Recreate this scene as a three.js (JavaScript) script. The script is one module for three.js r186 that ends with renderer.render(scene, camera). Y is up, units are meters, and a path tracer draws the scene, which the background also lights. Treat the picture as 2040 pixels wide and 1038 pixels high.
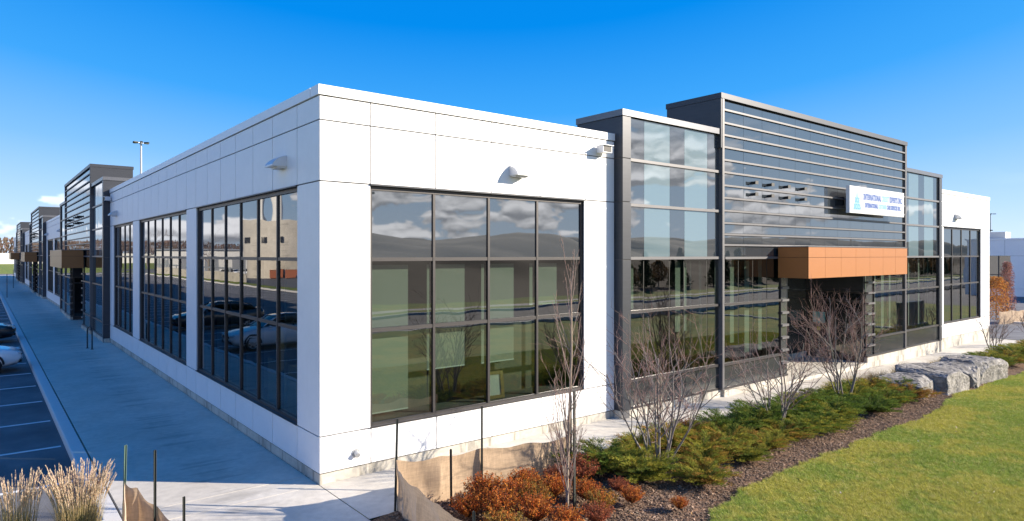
import * as THREE from 'three';
import { mergeGeometries, mergeVertices } from 'three/addons/utils/BufferGeometryUtils.js';
import { RoundedBoxGeometry } from 'three/addons/geometries/RoundedBoxGeometry.js';

// ---------------------------------------------------------------- camera, sky, sun, exposure
const scene = new THREE.Scene();
const F = 1310, W = 2040, H = 1038, HORIZON = 507;
const camera = new THREE.PerspectiveCamera(2 * Math.atan(H / 2 / F) * 180 / Math.PI, W / H, 0.1, 5000);
camera.position.set(-4.56, 4.0, 10.97);
const YAW = 51.09 * Math.PI / 180;
camera.lookAt(-4.56 + Math.cos(YAW), 4.0, 10.97 - Math.sin(YAW));
camera.setViewOffset(W, H, 0, H / 2 - HORIZON, W, H);
const renderer = new THREE.WebGLRenderer({ antialias: true });
renderer.setSize(1024, 521);
renderer.toneMapping = THREE.LinearToneMapping;
renderer.toneMappingExposure = 3.2;
renderer.shadowMap.enabled = true;
const EL = 22.5 * Math.PI / 180, SUN = new THREE.Vector3(0.742 * Math.cos(EL), Math.sin(EL), 0.671 * Math.cos(EL)).normalize();
const sun = new THREE.DirectionalLight(0xfff1dd, 3.5);
sun.position.copy(SUN).multiplyScalar(150); sun.castShadow = true;
Object.assign(sun.shadow.camera, { left: -120, right: 120, top: 120, bottom: -120, far: 400 });
sun.shadow.mapSize.set(4096, 4096);
scene.add(sun, sun.target);

// ---------------------------------------------------------------- random and noise
function rng(seed) { let a = seed >>> 0; return () => { a = (a + 0x6D2B79F5) | 0; let t = Math.imul(a ^ (a >>> 15), 1 | a); t = (t + Math.imul(t ^ (t >>> 7), 61 | t)) ^ t; return ((t ^ (t >>> 14)) >>> 0) / 4294967296; }; }
const clamp = (x, a = 0, b = 1) => Math.min(b, Math.max(a, x));
const sstep = (a, b, x) => { const t = clamp((x - a) / (b - a)); return t * t * (3 - 2 * t); };
const lerp = (a, b, t) => a + (b - a) * t;
function hash3(x, y, z) { let h = (Math.imul(x, 374761393) ^ Math.imul(y, 668265263) ^ Math.imul(z, 2147483647 - 1274126177)) | 0; h = Math.imul(h ^ (h >>> 13), 1274126177); return ((h ^ (h >>> 16)) >>> 0) / 4294967296; }
function noise3(x, y, z, wrap = 0) {
  const xi = Math.floor(x), yi = Math.floor(y), zi = Math.floor(z), f = (t) => t * t * t * (t * (t * 6 - 15) + 10);
  const u = f(x - xi), v = f(y - yi), w = f(z - zi), m = (a) => (wrap ? ((a % wrap) + wrap) % wrap : a);
  const g = (a, b, c) => hash3(m(xi + a), m(yi + b), zi + c);
  return lerp(lerp(lerp(g(0, 0, 0), g(1, 0, 0), u), lerp(g(0, 1, 0), g(1, 1, 0), u), v), lerp(lerp(g(0, 0, 1), g(1, 0, 1), u), lerp(g(0, 1, 1), g(1, 1, 1), u), v), w);
}
function fbm(x, y, z, o = 5, wrap = 0) { let s = 0, a = 0.5, n = 0, k = 1; for (let i = 0; i < o; i++) { s += a * noise3(x * k, y * k, z + i * 17, wrap * k); n += a; a *= 0.5; k *= 2; } return s / n; }

// ---------------------------------------------------------------- sky: blue air, deepest at right angles to the sun, broken cumulus low down
const cloudNoise = (x, z, e) => { let s = 0, a = .5, k = 1; for (let i = 0; i < 6; i++) { s += a * noise3((x * 10 + 40) * k, (z * 10 + 40) * k, (e / 1.7 + 9) * k + i * 31); a *= .54; k *= 2.1; } return s / 1.03 + .14 * (noise3(x * 4 + 9, z * 4 + 9, e / 5) - .5); };
function makeSky() {
  const w = 4096, h = 2048, data = new Float32Array(w * h * 4);
  const stops = [[-90, .17, .17, .165], [-1, .17, .18, .19], [0, .66, .80, .97], [3, .44, .66, .95], [7, .20, .48, .90], [12, .045, .335, .83], [19, .001, .225, .74], [35, .003, .165, .62], [90, .001, .11, .46]];
  const grad = (e) => { let i = 1; while (i < stops.length - 1 && e > stops[i][0]) i++; const a = stops[i - 1], b = stops[i], t = clamp((e - a[0]) / (b[0] - a[0])); return [1, 2, 3].map((k) => lerp(a[k], b[k], t)); };
  for (let j = 0; j < h; j++) {
    const el = ((j + .5) / h - .5) * 180, ce = Math.cos(el * Math.PI / 180), se = Math.sin(el * Math.PI / 180);
    for (let i = 0; i < w; i++) {
      const az = ((i + .5) / w - .5) * 2 * Math.PI, x = Math.cos(az), z = Math.sin(az);
      const cg = (x * ce * SUN.x + se * SUN.y + z * ce * SUN.z), c2 = cg * cg;
      let c = grad(el > 0 ? el * (1 - .68 * c2) : el);
      if (el > .2 && el < 26) {
        const along = x * .628 - z * .778, side = x * .778 + z * .628;
        const cover = sstep(.97, -.1, along + .2 * side) * sstep(.2, 1.6, el) * (1 - sstep(5, 7 + 11 * sstep(.5, -.3, along), el));
        if (cover > 0) {
          const d = (e) => cloudNoise(x, z, e);
          const n = d(el), m = sstep(.575 - .15 * cover, .605 - .14 * cover, n) * clamp(cover * 2);
          if (m > 0) {
            const lit = clamp(1.05 + (n - d(el + .5)) * 6, .45, 1.8), g = [lit * 1.0, lit * .985, lit * .99 + .03];
            c = c.map((v, k) => lerp(v, g[k], m * .93));
          }
        }
      }
      const o = (j * w + i) * 4; data[o] = c[0] * .375; data[o + 1] = c[1] * .375; data[o + 2] = c[2] * .375; data[o + 3] = 1;
    }
  }
  const t = new THREE.DataTexture(data, w, h, THREE.RGBAFormat, THREE.FloatType);
  t.mapping = THREE.EquirectangularReflectionMapping; t.magFilter = t.minFilter = THREE.LinearFilter; t.needsUpdate = true;
  return t;
}
scene.background = makeSky(); scene.environment = scene.background;

// ---------------------------------------------------------------- textures
const TABLE = (() => { const R = rng(900), a = new Float32Array(65536); for (let i = 0; i < 65536; i++) a[i] = R(); return a; })();
function tn(x, y, z, w) {                                             // quick 2D noise that repeats every w cells (0: every 256)
  const xi = Math.floor(x), yi = Math.floor(y), u = x - xi, v = y - yi, su = u * u * (3 - 2 * u), sv = v * v * (3 - 2 * v), p = w || 256;
  const x0 = xi % p, x1 = (xi + 1) % p, y0 = (yi % p) * 131 + z * 7919, y1 = ((yi + 1) % p) * 131 + z * 7919, a = TABLE[(x0 + y0 * 17) & 65535], b = TABLE[(x1 + y0 * 17) & 65535], c = TABLE[(x0 + y1 * 17) & 65535], d = TABLE[(x1 + y1 * 17) & 65535];
  return a + (b - a) * su + (c - a + (a - b - c + d) * su) * sv;
}
function tf(x, y, z, o, w) { let s = 0, a = .5, n = 0, k = 1; for (let i = 0; i < o; i++) { s += a * tn(x * k, y * k, z + i * 17, w * k); n += a; a *= .5; k *= 2; } return s / n; }
function tex(n, f, srgb = true) {                                     // f(u, v) -> [r, g, b] 0..1 (as stored)
  const d = new Uint8Array(n * n * 4);
  for (let j = 0; j < n; j++) for (let i = 0; i < n; i++) { const c = f(i / n, j / n, i, j), o = (j * n + i) * 4; for (let k = 0; k < 3; k++) d[o + k] = clamp(c[k]) * 255; d[o + 3] = 255; }
  const t = new THREE.DataTexture(d, n, n); t.wrapS = t.wrapT = THREE.RepeatWrapping; t.magFilter = THREE.LinearFilter; t.minFilter = THREE.LinearMipmapLinearFilter; t.generateMipmaps = true;
  if (srgb) t.colorSpace = THREE.SRGBColorSpace; t.needsUpdate = true; return t;
}
function texf(n, f) {
  const d = new Float32Array(n * n * 4);
  for (let j = 0; j < n; j++) for (let i = 0; i < n; i++) { const v = f(i / n, j / n), o = (j * n + i) * 4; d[o] = d[o + 1] = d[o + 2] = v; d[o + 3] = 1; }
  const t = new THREE.DataTexture(d, n, n, THREE.RGBAFormat, THREE.FloatType); t.wrapS = t.wrapT = THREE.RepeatWrapping; t.magFilter = t.minFilter = THREE.LinearFilter; t.needsUpdate = true; return t;
}
const rep = (t, s, s2 = s) => { const c = t.clone(); c.repeat.set(1 / s, 1 / s2); c.needsUpdate = true; return c; };   // one tile every s metres
const rt = rng(5);
const grain = (lo, hi, f1, f2, sp) => (u, v) => { const a = tf(u * f1, v * f1, 3, 4, f1), b = tf(u * f2, v * f2, 8, 3, f2), s = (rt() - .5) * sp; return clamp(lerp(lo, hi, .55 * a + .45 * b) + s); };
const gConcrete = grain(.70, .90, 6, 48, .06), gSmooth = grain(.955, 1, 5, 30, .008);
const tConcrete = tex(1024, (u, v) => { const g = gConcrete(u, v) * (1 - .10 * sstep(.55, .75, tf(u * 3, v * 40, 4, 3, 0) * (.5 + .5 * Math.sin(u * 6.283) ** 2))), p = tf(u * 4, v * 4, 21, 4, 4); return [g, g * (.985 - .01 * p), g * (.955 - .03 * p)]; });
const tPlinth = tex(512, (u, v) => { const g = gConcrete(u, v) - .16 * sstep(.55, .7, tf(u * 16, v * 3, 5, 4, 0)); return [g, g * .985, g * .95]; });
const tAsphalt = tex(1024, (u, v) => { const a = .62 + .35 * tf(u * 5, v * 5, 2, 4, 5) + (rt() - .5) * .34; return [a, a, a * 1.01]; });
const tMetal = tex(256, (u, v) => { const a = .90 + .1 * tf(u * 4, v * 60, 6, 3, 0) + (rt() - .5) * .02; return [a, a, a]; });
const tPaint = tex(512, (u, v) => { const a = gSmooth(u, v); return [a, a, a]; });
const tLawn = tex(1024, (u, v) => { const p = tf(u * 4, v * 4, 1, 4, 4), q = tf(u * 14, v * 14, 5, 3, 14), s = (rt() - .5) * .28, k = sstep(.35, .7, p * .6 + q * .4); return [lerp(.36, .56, k) + s, lerp(.46, .53, k) + s, lerp(.12, .21, k) + s * .6]; });
const tMulch = tex(1024, (u, v) => { const p = tf(u * 60, v * 60, 1, 3, 60), q = tf(u * 7, v * 7, 4, 4, 7), s = (rt() - .5) * .22, k = p * .65 + q * .35; return [.22 + .36 * k + s, .17 + .29 * k + s, .13 + .24 * k + s]; });
const tBurlap = tex(512, (u, v) => { const wv = .5 + .25 * Math.sin(u * 6.283 * 128) + .25 * Math.sin(v * 6.283 * 128), n = tf(u * 8, v * 60, 2, 3, 0) * .5 + tf(u * 60, v * 8, 7, 3, 0) * .5, g = .62 + .14 * wv + .22 * (n - .5) + (rt() - .5) * .08; return [g, g * .87, g * .72]; });
const tRock = tex(1024, (u, v) => { const p = tf(u * 6, v * 6, 11, 6, 6), q = tf(u * 30, v * 30, 3, 3, 30), crack = sstep(.03, 0, Math.abs(tf(u * 5, v * 5, 30, 4, 5) - .5)); const g = .50 + .42 * (p - .35) + .22 * (q - .5) - .18 * crack + (rt() - .5) * .06; return [g, g * .985, g * .96]; });
const bWave = texf(256, (u, v) => tf(u * 5, v * 5, 6, 2, 5));
const bFine = texf(512, (u, v) => tf(u * 64, v * 64, 5, 3, 64) * .6 + .4 * tf(u * 8, v * 8, 1, 3, 8));
const bMulch = texf(512, (u, v) => tf(u * 70, v * 70, 1, 3, 70));

// ---------------------------------------------------------------- materials
const std = (o) => new THREE.MeshStandardMaterial(o), phy = (o) => new THREE.MeshPhysicalMaterial(o), lin = (r, g, b) => new THREE.Color().setRGB(r, g, b);
const M = {
  white: std({ color: lin(.83, .835, .84), map: rep(tPaint, 3.1), roughness: .42 }),
  whiteCap: std({ color: lin(.82, .83, .84), roughness: .35 }),
  backing: std({ color: lin(.10, .10, .105), roughness: .9 }),
  plinth: std({ color: lin(.80, .78, .73), map: rep(tPlinth, 2.2), roughness: .9, bumpMap: rep(bFine, 1.3), bumpScale: .004 }),
  darkMetal: std({ color: lin(.05, .055, .066), map: rep(tMetal, 1.4), roughness: .38, metalness: .35 }),
  greyMetal: std({ color: lin(.20, .205, .215), map: rep(tMetal, 1.2), roughness: .36, metalness: .5 }),
  greyCap: std({ color: lin(.16, .165, .18), map: rep(tMetal, 1.2), roughness: .32, metalness: .6 }),
  frame: std({ color: lin(.060, .056, .057), map: rep(tMetal, .9), roughness: .42, metalness: .35 }),
  bar: std({ color: lin(.145, .143, .15), map: rep(tMetal, .9), roughness: .42, metalness: .2 }),
  glass: phy({ color: lin(.37, .44, .395), transmission: 1, thickness: 0, roughness: 0, ior: 2.35, bumpMap: rep(bWave, 3.7), bumpScale: .0017 }),
  spandrel: phy({ color: lin(.034, .043, .053), roughness: .012, ior: 2.8, bumpMap: rep(bWave, 4.1), bumpScale: .003 }),
  spandrelLow: phy({ color: lin(.042, .046, .046), roughness: .12, ior: 1.9 }),
  aqua: phy({ color: lin(.13, .19, .215), roughness: .012, ior: 2.8, bumpMap: rep(bWave, 4.1), bumpScale: .003 }),
  orange: std({ color: lin(.38, .145, .038), map: rep(tPaint, 2.3), roughness: .40 }),
  blind: std({ color: lin(.38, .40, .365), roughness: .9, side: THREE.DoubleSide }),
  hem: std({ color: lin(.75, .80, .78), roughness: .6 }),
  inside: std({ color: lin(.20, .20, .19), roughness: .95 }), carpet: std({ color: lin(.06, .06, .065), roughness: 1 }),
  black: std({ color: lin(.012, .012, .013), roughness: .55 }),
  concrete: std({ color: lin(.87, .85, .815), map: rep(tConcrete, 4.6), roughness: .92, bumpMap: rep(bFine, 1.1), bumpScale: .003 }),
  kerb: std({ color: lin(.62, .605, .58), map: rep(tPaint, 1.3), roughness: .92, bumpMap: rep(bFine, .9), bumpScale: .003 }),
  asphalt: std({ color: lin(.20, .20, .205), map: rep(tAsphalt, 3.3), roughness: .93, bumpMap: rep(bFine, .5), bumpScale: .004 }),
  line: std({ color: lin(.72, .73, .74), map: rep(tPaint, .8), roughness: .8 }),
  lawn: std({ color: lin(.88, .92, .56), map: rep(tLawn, 5.3), roughness: 1 }),
  mulch: std({ color: lin(1.0, .92, .84), map: rep(tMulch, 2.1), roughness: 1, bumpMap: rep(bMulch, 1.3), bumpScale: .03 }),
  burlap: phy({ color: lin(.98, .97, .96), map: rep(tBurlap, .9), roughness: 1, transmission: .22, thickness: 0, side: THREE.DoubleSide }),
  steel: std({ color: lin(.035, .04, .035), roughness: .6, metalness: .3 }), steelGreen: std({ color: lin(.10, .16, .125), roughness: .6, metalness: .2 }),
  rock: std({ color: lin(.92, .90, .87), map: rep(tRock, 1.6), roughness: .95, bumpMap: rep(bFine, .9), bumpScale: .022 }),
  bark: std({ color: lin(1, 1, 1), vertexColors: true, roughness: .9 }),
  hill: std({ color: lin(.30, .30, .28), map: rep(tMulch, 9), roughness: 1 }),
  leaf: phy({ color: lin(1, 1, 1), vertexColors: true, roughness: .9, specularIntensity: .25, transmission: .3, thickness: 0, side: THREE.DoubleSide }),
  lamp: std({ color: lin(.62, .63, .65), roughness: .35, metalness: .2 }), lens: std({ color: lin(.30, .30, .30), roughness: .2 }),
  galv: std({ color: lin(.42, .43, .44), roughness: .45, metalness: .6 }),
  carWhite: phy({ color: lin(.78, .79, .80), roughness: .3, clearcoat: 1, clearcoatRoughness: .04 }),
  carBlack: phy({ color: lin(.012, .013, .016), roughness: .3, clearcoat: 1, clearcoatRoughness: .04 }),
  carGlass: phy({ color: lin(.012, .014, .016), roughness: .03, ior: 1.9 }), rubber: std({ color: lin(.018, .018, .018), roughness: .9 }),
  alloy: std({ color: lin(.45, .46, .47), roughness: .3, metalness: .8 }), amber: std({ color: lin(.75, .28, .03), roughness: .25 }), lampGlass: phy({ color: lin(.55, .57, .6), roughness: .05, clearcoat: 1 }),
  rust: std({ color: lin(.26, .075, .035), map: rep(tPaint, 1), roughness: .7 }), precast: std({ color: lin(.78, .75, .70), map: rep(tConcrete, 9), roughness: .95 }), shed: std({ color: lin(.66, .65, .62), map: rep(tPaint, 6), roughness: .8 }),
};

// ---------------------------------------------------------------- building helpers
const taken = {};
function numbered(n) { const k = taken[n] = (taken[n] ?? -1) + 1; return k ? `${n}_${String(k).padStart(3, '0')}` : n; }
function mesh(name, geo, mat, parent) { const m = new THREE.Mesh(geo, mat); m.name = parent ? name : numbered(name); m.castShadow = m.receiveShadow = true; (parent || scene).add(m); return m; }
function group(name, parent, x = 0, y = 0, z = 0, ry = 0) { const g = new THREE.Group(); g.name = parent ? name : numbered(name); g.position.set(x, y, z); g.rotation.y = ry; (parent || scene).add(g); return g; }
function tag(o, label, category, grp) { Object.assign(o.userData, { label, category }); if (grp) o.userData.group = grp; return o; }
function struct(o) { o.userData.kind = 'structure'; return o; }
function copy(o, x, y, z, ry, label) { const c = o.clone(); c.name = numbered(o.name.replace(/_\d{3}$/, '')); c.position.set(x, y, z); c.rotation.y = ry; if (label) c.userData = { ...c.userData, label }; scene.add(c); return c; }
function boxGeo(x0, x1, y0, y1, z0, z1) {                             // uv in metres
  const p = [], u = [], n = [], q = (a, b, c, d, N, ax) => { for (const v of [a, b, c, a, c, d]) { p.push(...v); n.push(...N); u.push(ax === 0 ? v[2] : v[0], ax === 1 ? v[2] : v[1]); } };
  q([x0, y0, z1], [x1, y0, z1], [x1, y1, z1], [x0, y1, z1], [0, 0, 1], 2); q([x1, y0, z0], [x0, y0, z0], [x0, y1, z0], [x1, y1, z0], [0, 0, -1], 2);
  q([x1, y0, z1], [x1, y0, z0], [x1, y1, z0], [x1, y1, z1], [1, 0, 0], 0); q([x0, y0, z0], [x0, y0, z1], [x0, y1, z1], [x0, y1, z0], [-1, 0, 0], 0);
  q([x0, y1, z1], [x1, y1, z1], [x1, y1, z0], [x0, y1, z0], [0, 1, 0], 1); q([x0, y0, z0], [x1, y0, z0], [x1, y0, z1], [x0, y0, z1], [0, -1, 0], 1);
  const g = new THREE.BufferGeometry(); g.setAttribute('position', new THREE.Float32BufferAttribute(p, 3)); g.setAttribute('normal', new THREE.Float32BufferAttribute(n, 3)); g.setAttribute('uv', new THREE.Float32BufferAttribute(u, 2)); return g;
}
const box = (parent, name, mat, ...b) => mesh(name, boxGeo(...b), mat, parent);
const boxes = (parent, name, mat, list) => mesh(name, mergeGeometries(list.map((b) => boxGeo(...b))), mat, parent);
const rp = rng(77);
function pane(parent, name, mat, x0, x1, y0, y1, z, tilt = .0022) {   // a pane set in its frame, a hair out of true like real glazing
  const g = boxGeo(x0, x1, y0, y1, -.006, .006); g.translate(-(x0 + x1) / 2, -(y0 + y1) / 2, 0);
  const m = mesh(name, g, mat, parent); m.position.set((x0 + x1) / 2, (y0 + y1) / 2, z); m.rotation.set((rp() - .5) * tilt, (rp() - .5) * tilt, 0); return m;
}
function sheetPane(parent, name, mat, x0, x1, y0, y1, z, tilt = .0022) {   // see-through glass: one sheet, so that the tint counts once
  const w = x1 - x0, h = y1 - y0, g = new THREE.PlaneGeometry(w, h), u = g.attributes.uv; for (let i = 0; i < u.count; i++) u.setXY(i, x0 + u.getX(i) * w, y0 + u.getY(i) * h);
  const m = mesh(name, g, mat, parent); m.position.set((x0 + x1) / 2, (y0 + y1) / 2, z); m.rotation.set((rp() - .5) * tilt, (rp() - .5) * tilt, 0); return m;
}

// ================================================================ the building
const B = tag(group('commercial_building'), 'long white panelled office building with dark glass entrance bays and orange canopy', 'building');
const G = .0115, TOP = 6.78, CAP = 6.956, WB = .88, WT = 5.24, J1 = 5.283, J2 = 6.347, BOT = .185;
// a white wall section in its own frame: x along the wall, z out of it
function whiteWall(ox, oz, ry, x0, x1, joints, wins, lowJoints, plinthBottom = -.5) {
  const g = group('white_wall', B, ox, 0, oz, ry), P = (a, b, c, d) => box(g, 'wall_panel', M.white, a + G, b - G, c + G, d - G, -.03, 0);
  const js = [x0, ...joints, x1];
  for (let i = 0; i < js.length - 1; i++) { P(js[i], js[i + 1], J2, TOP - .01); P(js[i], js[i + 1], J1, J2); }
  const ls = [x0, ...lowJoints, x1];
  for (let i = 0; i < ls.length - 1; i++) P(ls[i], ls[i + 1], BOT, .829);
  let c = x0; for (const [a, b] of [...wins, [x1, x1]]) { if (a - c > .05) P(c, a, .829, J1); c = b; }
  c = x0; const back = [[x0 + .03, x1 - .01, J1 - .02, TOP - .02, -.25, -.034], [x0 + .03, x1 - .01, BOT, .845, -.25, -.034]];
  for (const [a, b] of [...wins, [x1 - .01, x1]]) { if (a - c > .05) back.push([c + .032, a - .002, .845, J1 - .02, -.25, -.034]); c = b; }
  boxes(g, 'backing_wall', M.backing, back);
  box(g, 'plinth', M.plinth, x0 + .02, x1 - .005, plinthBottom, BOT - .012, -.3, -.012);
  for (const [a, b, cols, blinds] of wins) windowUnit(ox, oz, ry, a, b, cols, blinds);
  return g;
}
function windowUnit(ox, oz, ry, a, b, cols, blinds) {
  const g = group('window', B, ox, 0, oz, ry), y0 = .845, y1 = 5.26, ZF = -.075, f = .05, hs = [y0 + .04, 2.6, 3.91, y1 - .05];
  boxes(g, 'frame', M.frame, [[a, a + f, y0, y1, -.2, ZF + .02], [b - f, b, y0, y1, -.2, ZF + .02], [a + f, b - f, y0, y0 + f, -.2, ZF + .02], [a + f, b - f, y1 - .075, y1, -.2, ZF + .02]]);
  box(g, 'sill', M.frame, a - .01, b + .01, y0 - .012, y0 - .002, -.12, .03); box(g, 'head_flashing', M.darkMetal, a - .02, b + .02, y1 + .002, y1 + .022, -.12, .035);
  const w = (b - a - 2 * f) / cols;
  for (let i = 1; i < cols; i++) { const x = a + f + w * i; box(g, 'mullion', M.frame, x - .026, x + .026, y0 + f, y1 - .075, -.2, ZF + .012); }
  for (let i = 0; i < cols; i++) for (const y of [2.6, 3.91]) { const l = a + f + w * i + (i ? .026 : 0), r = a + f + w * (i + 1) - (i < cols - 1 ? .026 : 0); box(g, 'transom', M.frame, l, r, y - .034, y + .034, -.2, ZF + .004); }
  for (let i = 0; i < cols; i++) {
    const l = a + f + w * i + (i ? .026 : 0), r = a + f + w * (i + 1) - (i < cols - 1 ? .026 : 0), ys = [[y0 + f, 2.566], [2.634, 3.876], [3.944, y1 - .075]];
    ys.forEach(([p, q], k) => k === 2 ? pane(g, 'spandrel_pane', M.spandrel, l, r, p, q, -.098) : sheetPane(g, 'pane', M.glass, l, r, p, q, -.098));
    if (blinds && blinds[i] !== null) { const [s0, s1, yb] = blinds[i]; box(g, 'roller_blind', M.blind, l + s0 * w, l + s1 * w, yb + .02, 3.8, -.34, -.336); box(g, 'blind_hem', M.hem, l + s0 * w, l + s1 * w, yb - .005, yb + .02, -.345, -.331); }
  }
}
function parapet(ox, oz, ry, x0, x1) { const g = boxes(B, 'parapet_cap', M.whiteCap, [[x0, x1, TOP + .004, CAP, -.34, .022]]); g.position.set(ox, 0, oz); g.rotation.y = ry; return g; }

const JR = [.97, 2.37, 3.74, 5.10, 6.52], LE = [1.03, 2.35, 3.58, 4.82, 6.05, 7.27, 8.42, 9.5, 10.75, 12, 13.25, 14.5, 15.73, 16.85, 18.02, 19.3, 20.47, 21.6, 22.7];
// front, near section and far section; the long side: its x runs from the far end of each section to the near end
whiteWall(0, 0, 0, 0, 7.52, JR, [[.98, 6.47, 4, [[-.02, .68, .99], [-.02, .66, 1.69], [-.02, .64, 1.68], [-.02, .60, 2.86]]]], [.985, 2.39, 3.76, 5.13, 6.53]);
whiteWall(28.57, 0, 0, 0, 7.52, [.99, 2.42, 3.78, 5.14, 6.54], [[1.04, 6.15, 4, [[.1, .25, 1.1], [.5, .62, 1.1], null, null]]], [.99, 2.42, 3.78, 5.14, 6.54], -.8);
const SIDE = -Math.PI / 2, LW = 23.8, PERIOD = 37.6, BAY = 21.05, MIDW = PERIOD - BAY;
const flip = (len, xs) => xs.map((v) => len - v).sort((p, q) => p - q);
whiteWall(0, -LW, SIDE, 0, LW - .002, flip(LW, LE), flip(LW, [1.03, 8.38]).length ? [[LW - 22.75, LW - 18.02, 4], [LW - 16.72, LW - 9.5, 6], [LW - 8.38, LW - 1.03, 6]] : [], flip(LW, LE));
parapet(0, 0, 0, -.022, 7.52); parapet(28.57, 0, 0, 0, 7.53); parapet(0, -LW, SIDE, 0, LW - .36);
const JM = [1.3, 2.5, 3.7, 4.9, 6.1, 7.2, 8.3, 9.5, 10.7, 11.9, 13.1, 14.3, 15.4];
for (let k = 0; k < 3; k++) {
  const z = -LW - BAY - PERIOD * k - MIDW;
  whiteWall(0, z, SIDE, 0, MIDW, JM, [[1.3, 7.2, 5], [8.3, 15.2, 5]], JM); parapet(0, z, SIDE, 0, MIDW);
}

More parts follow.
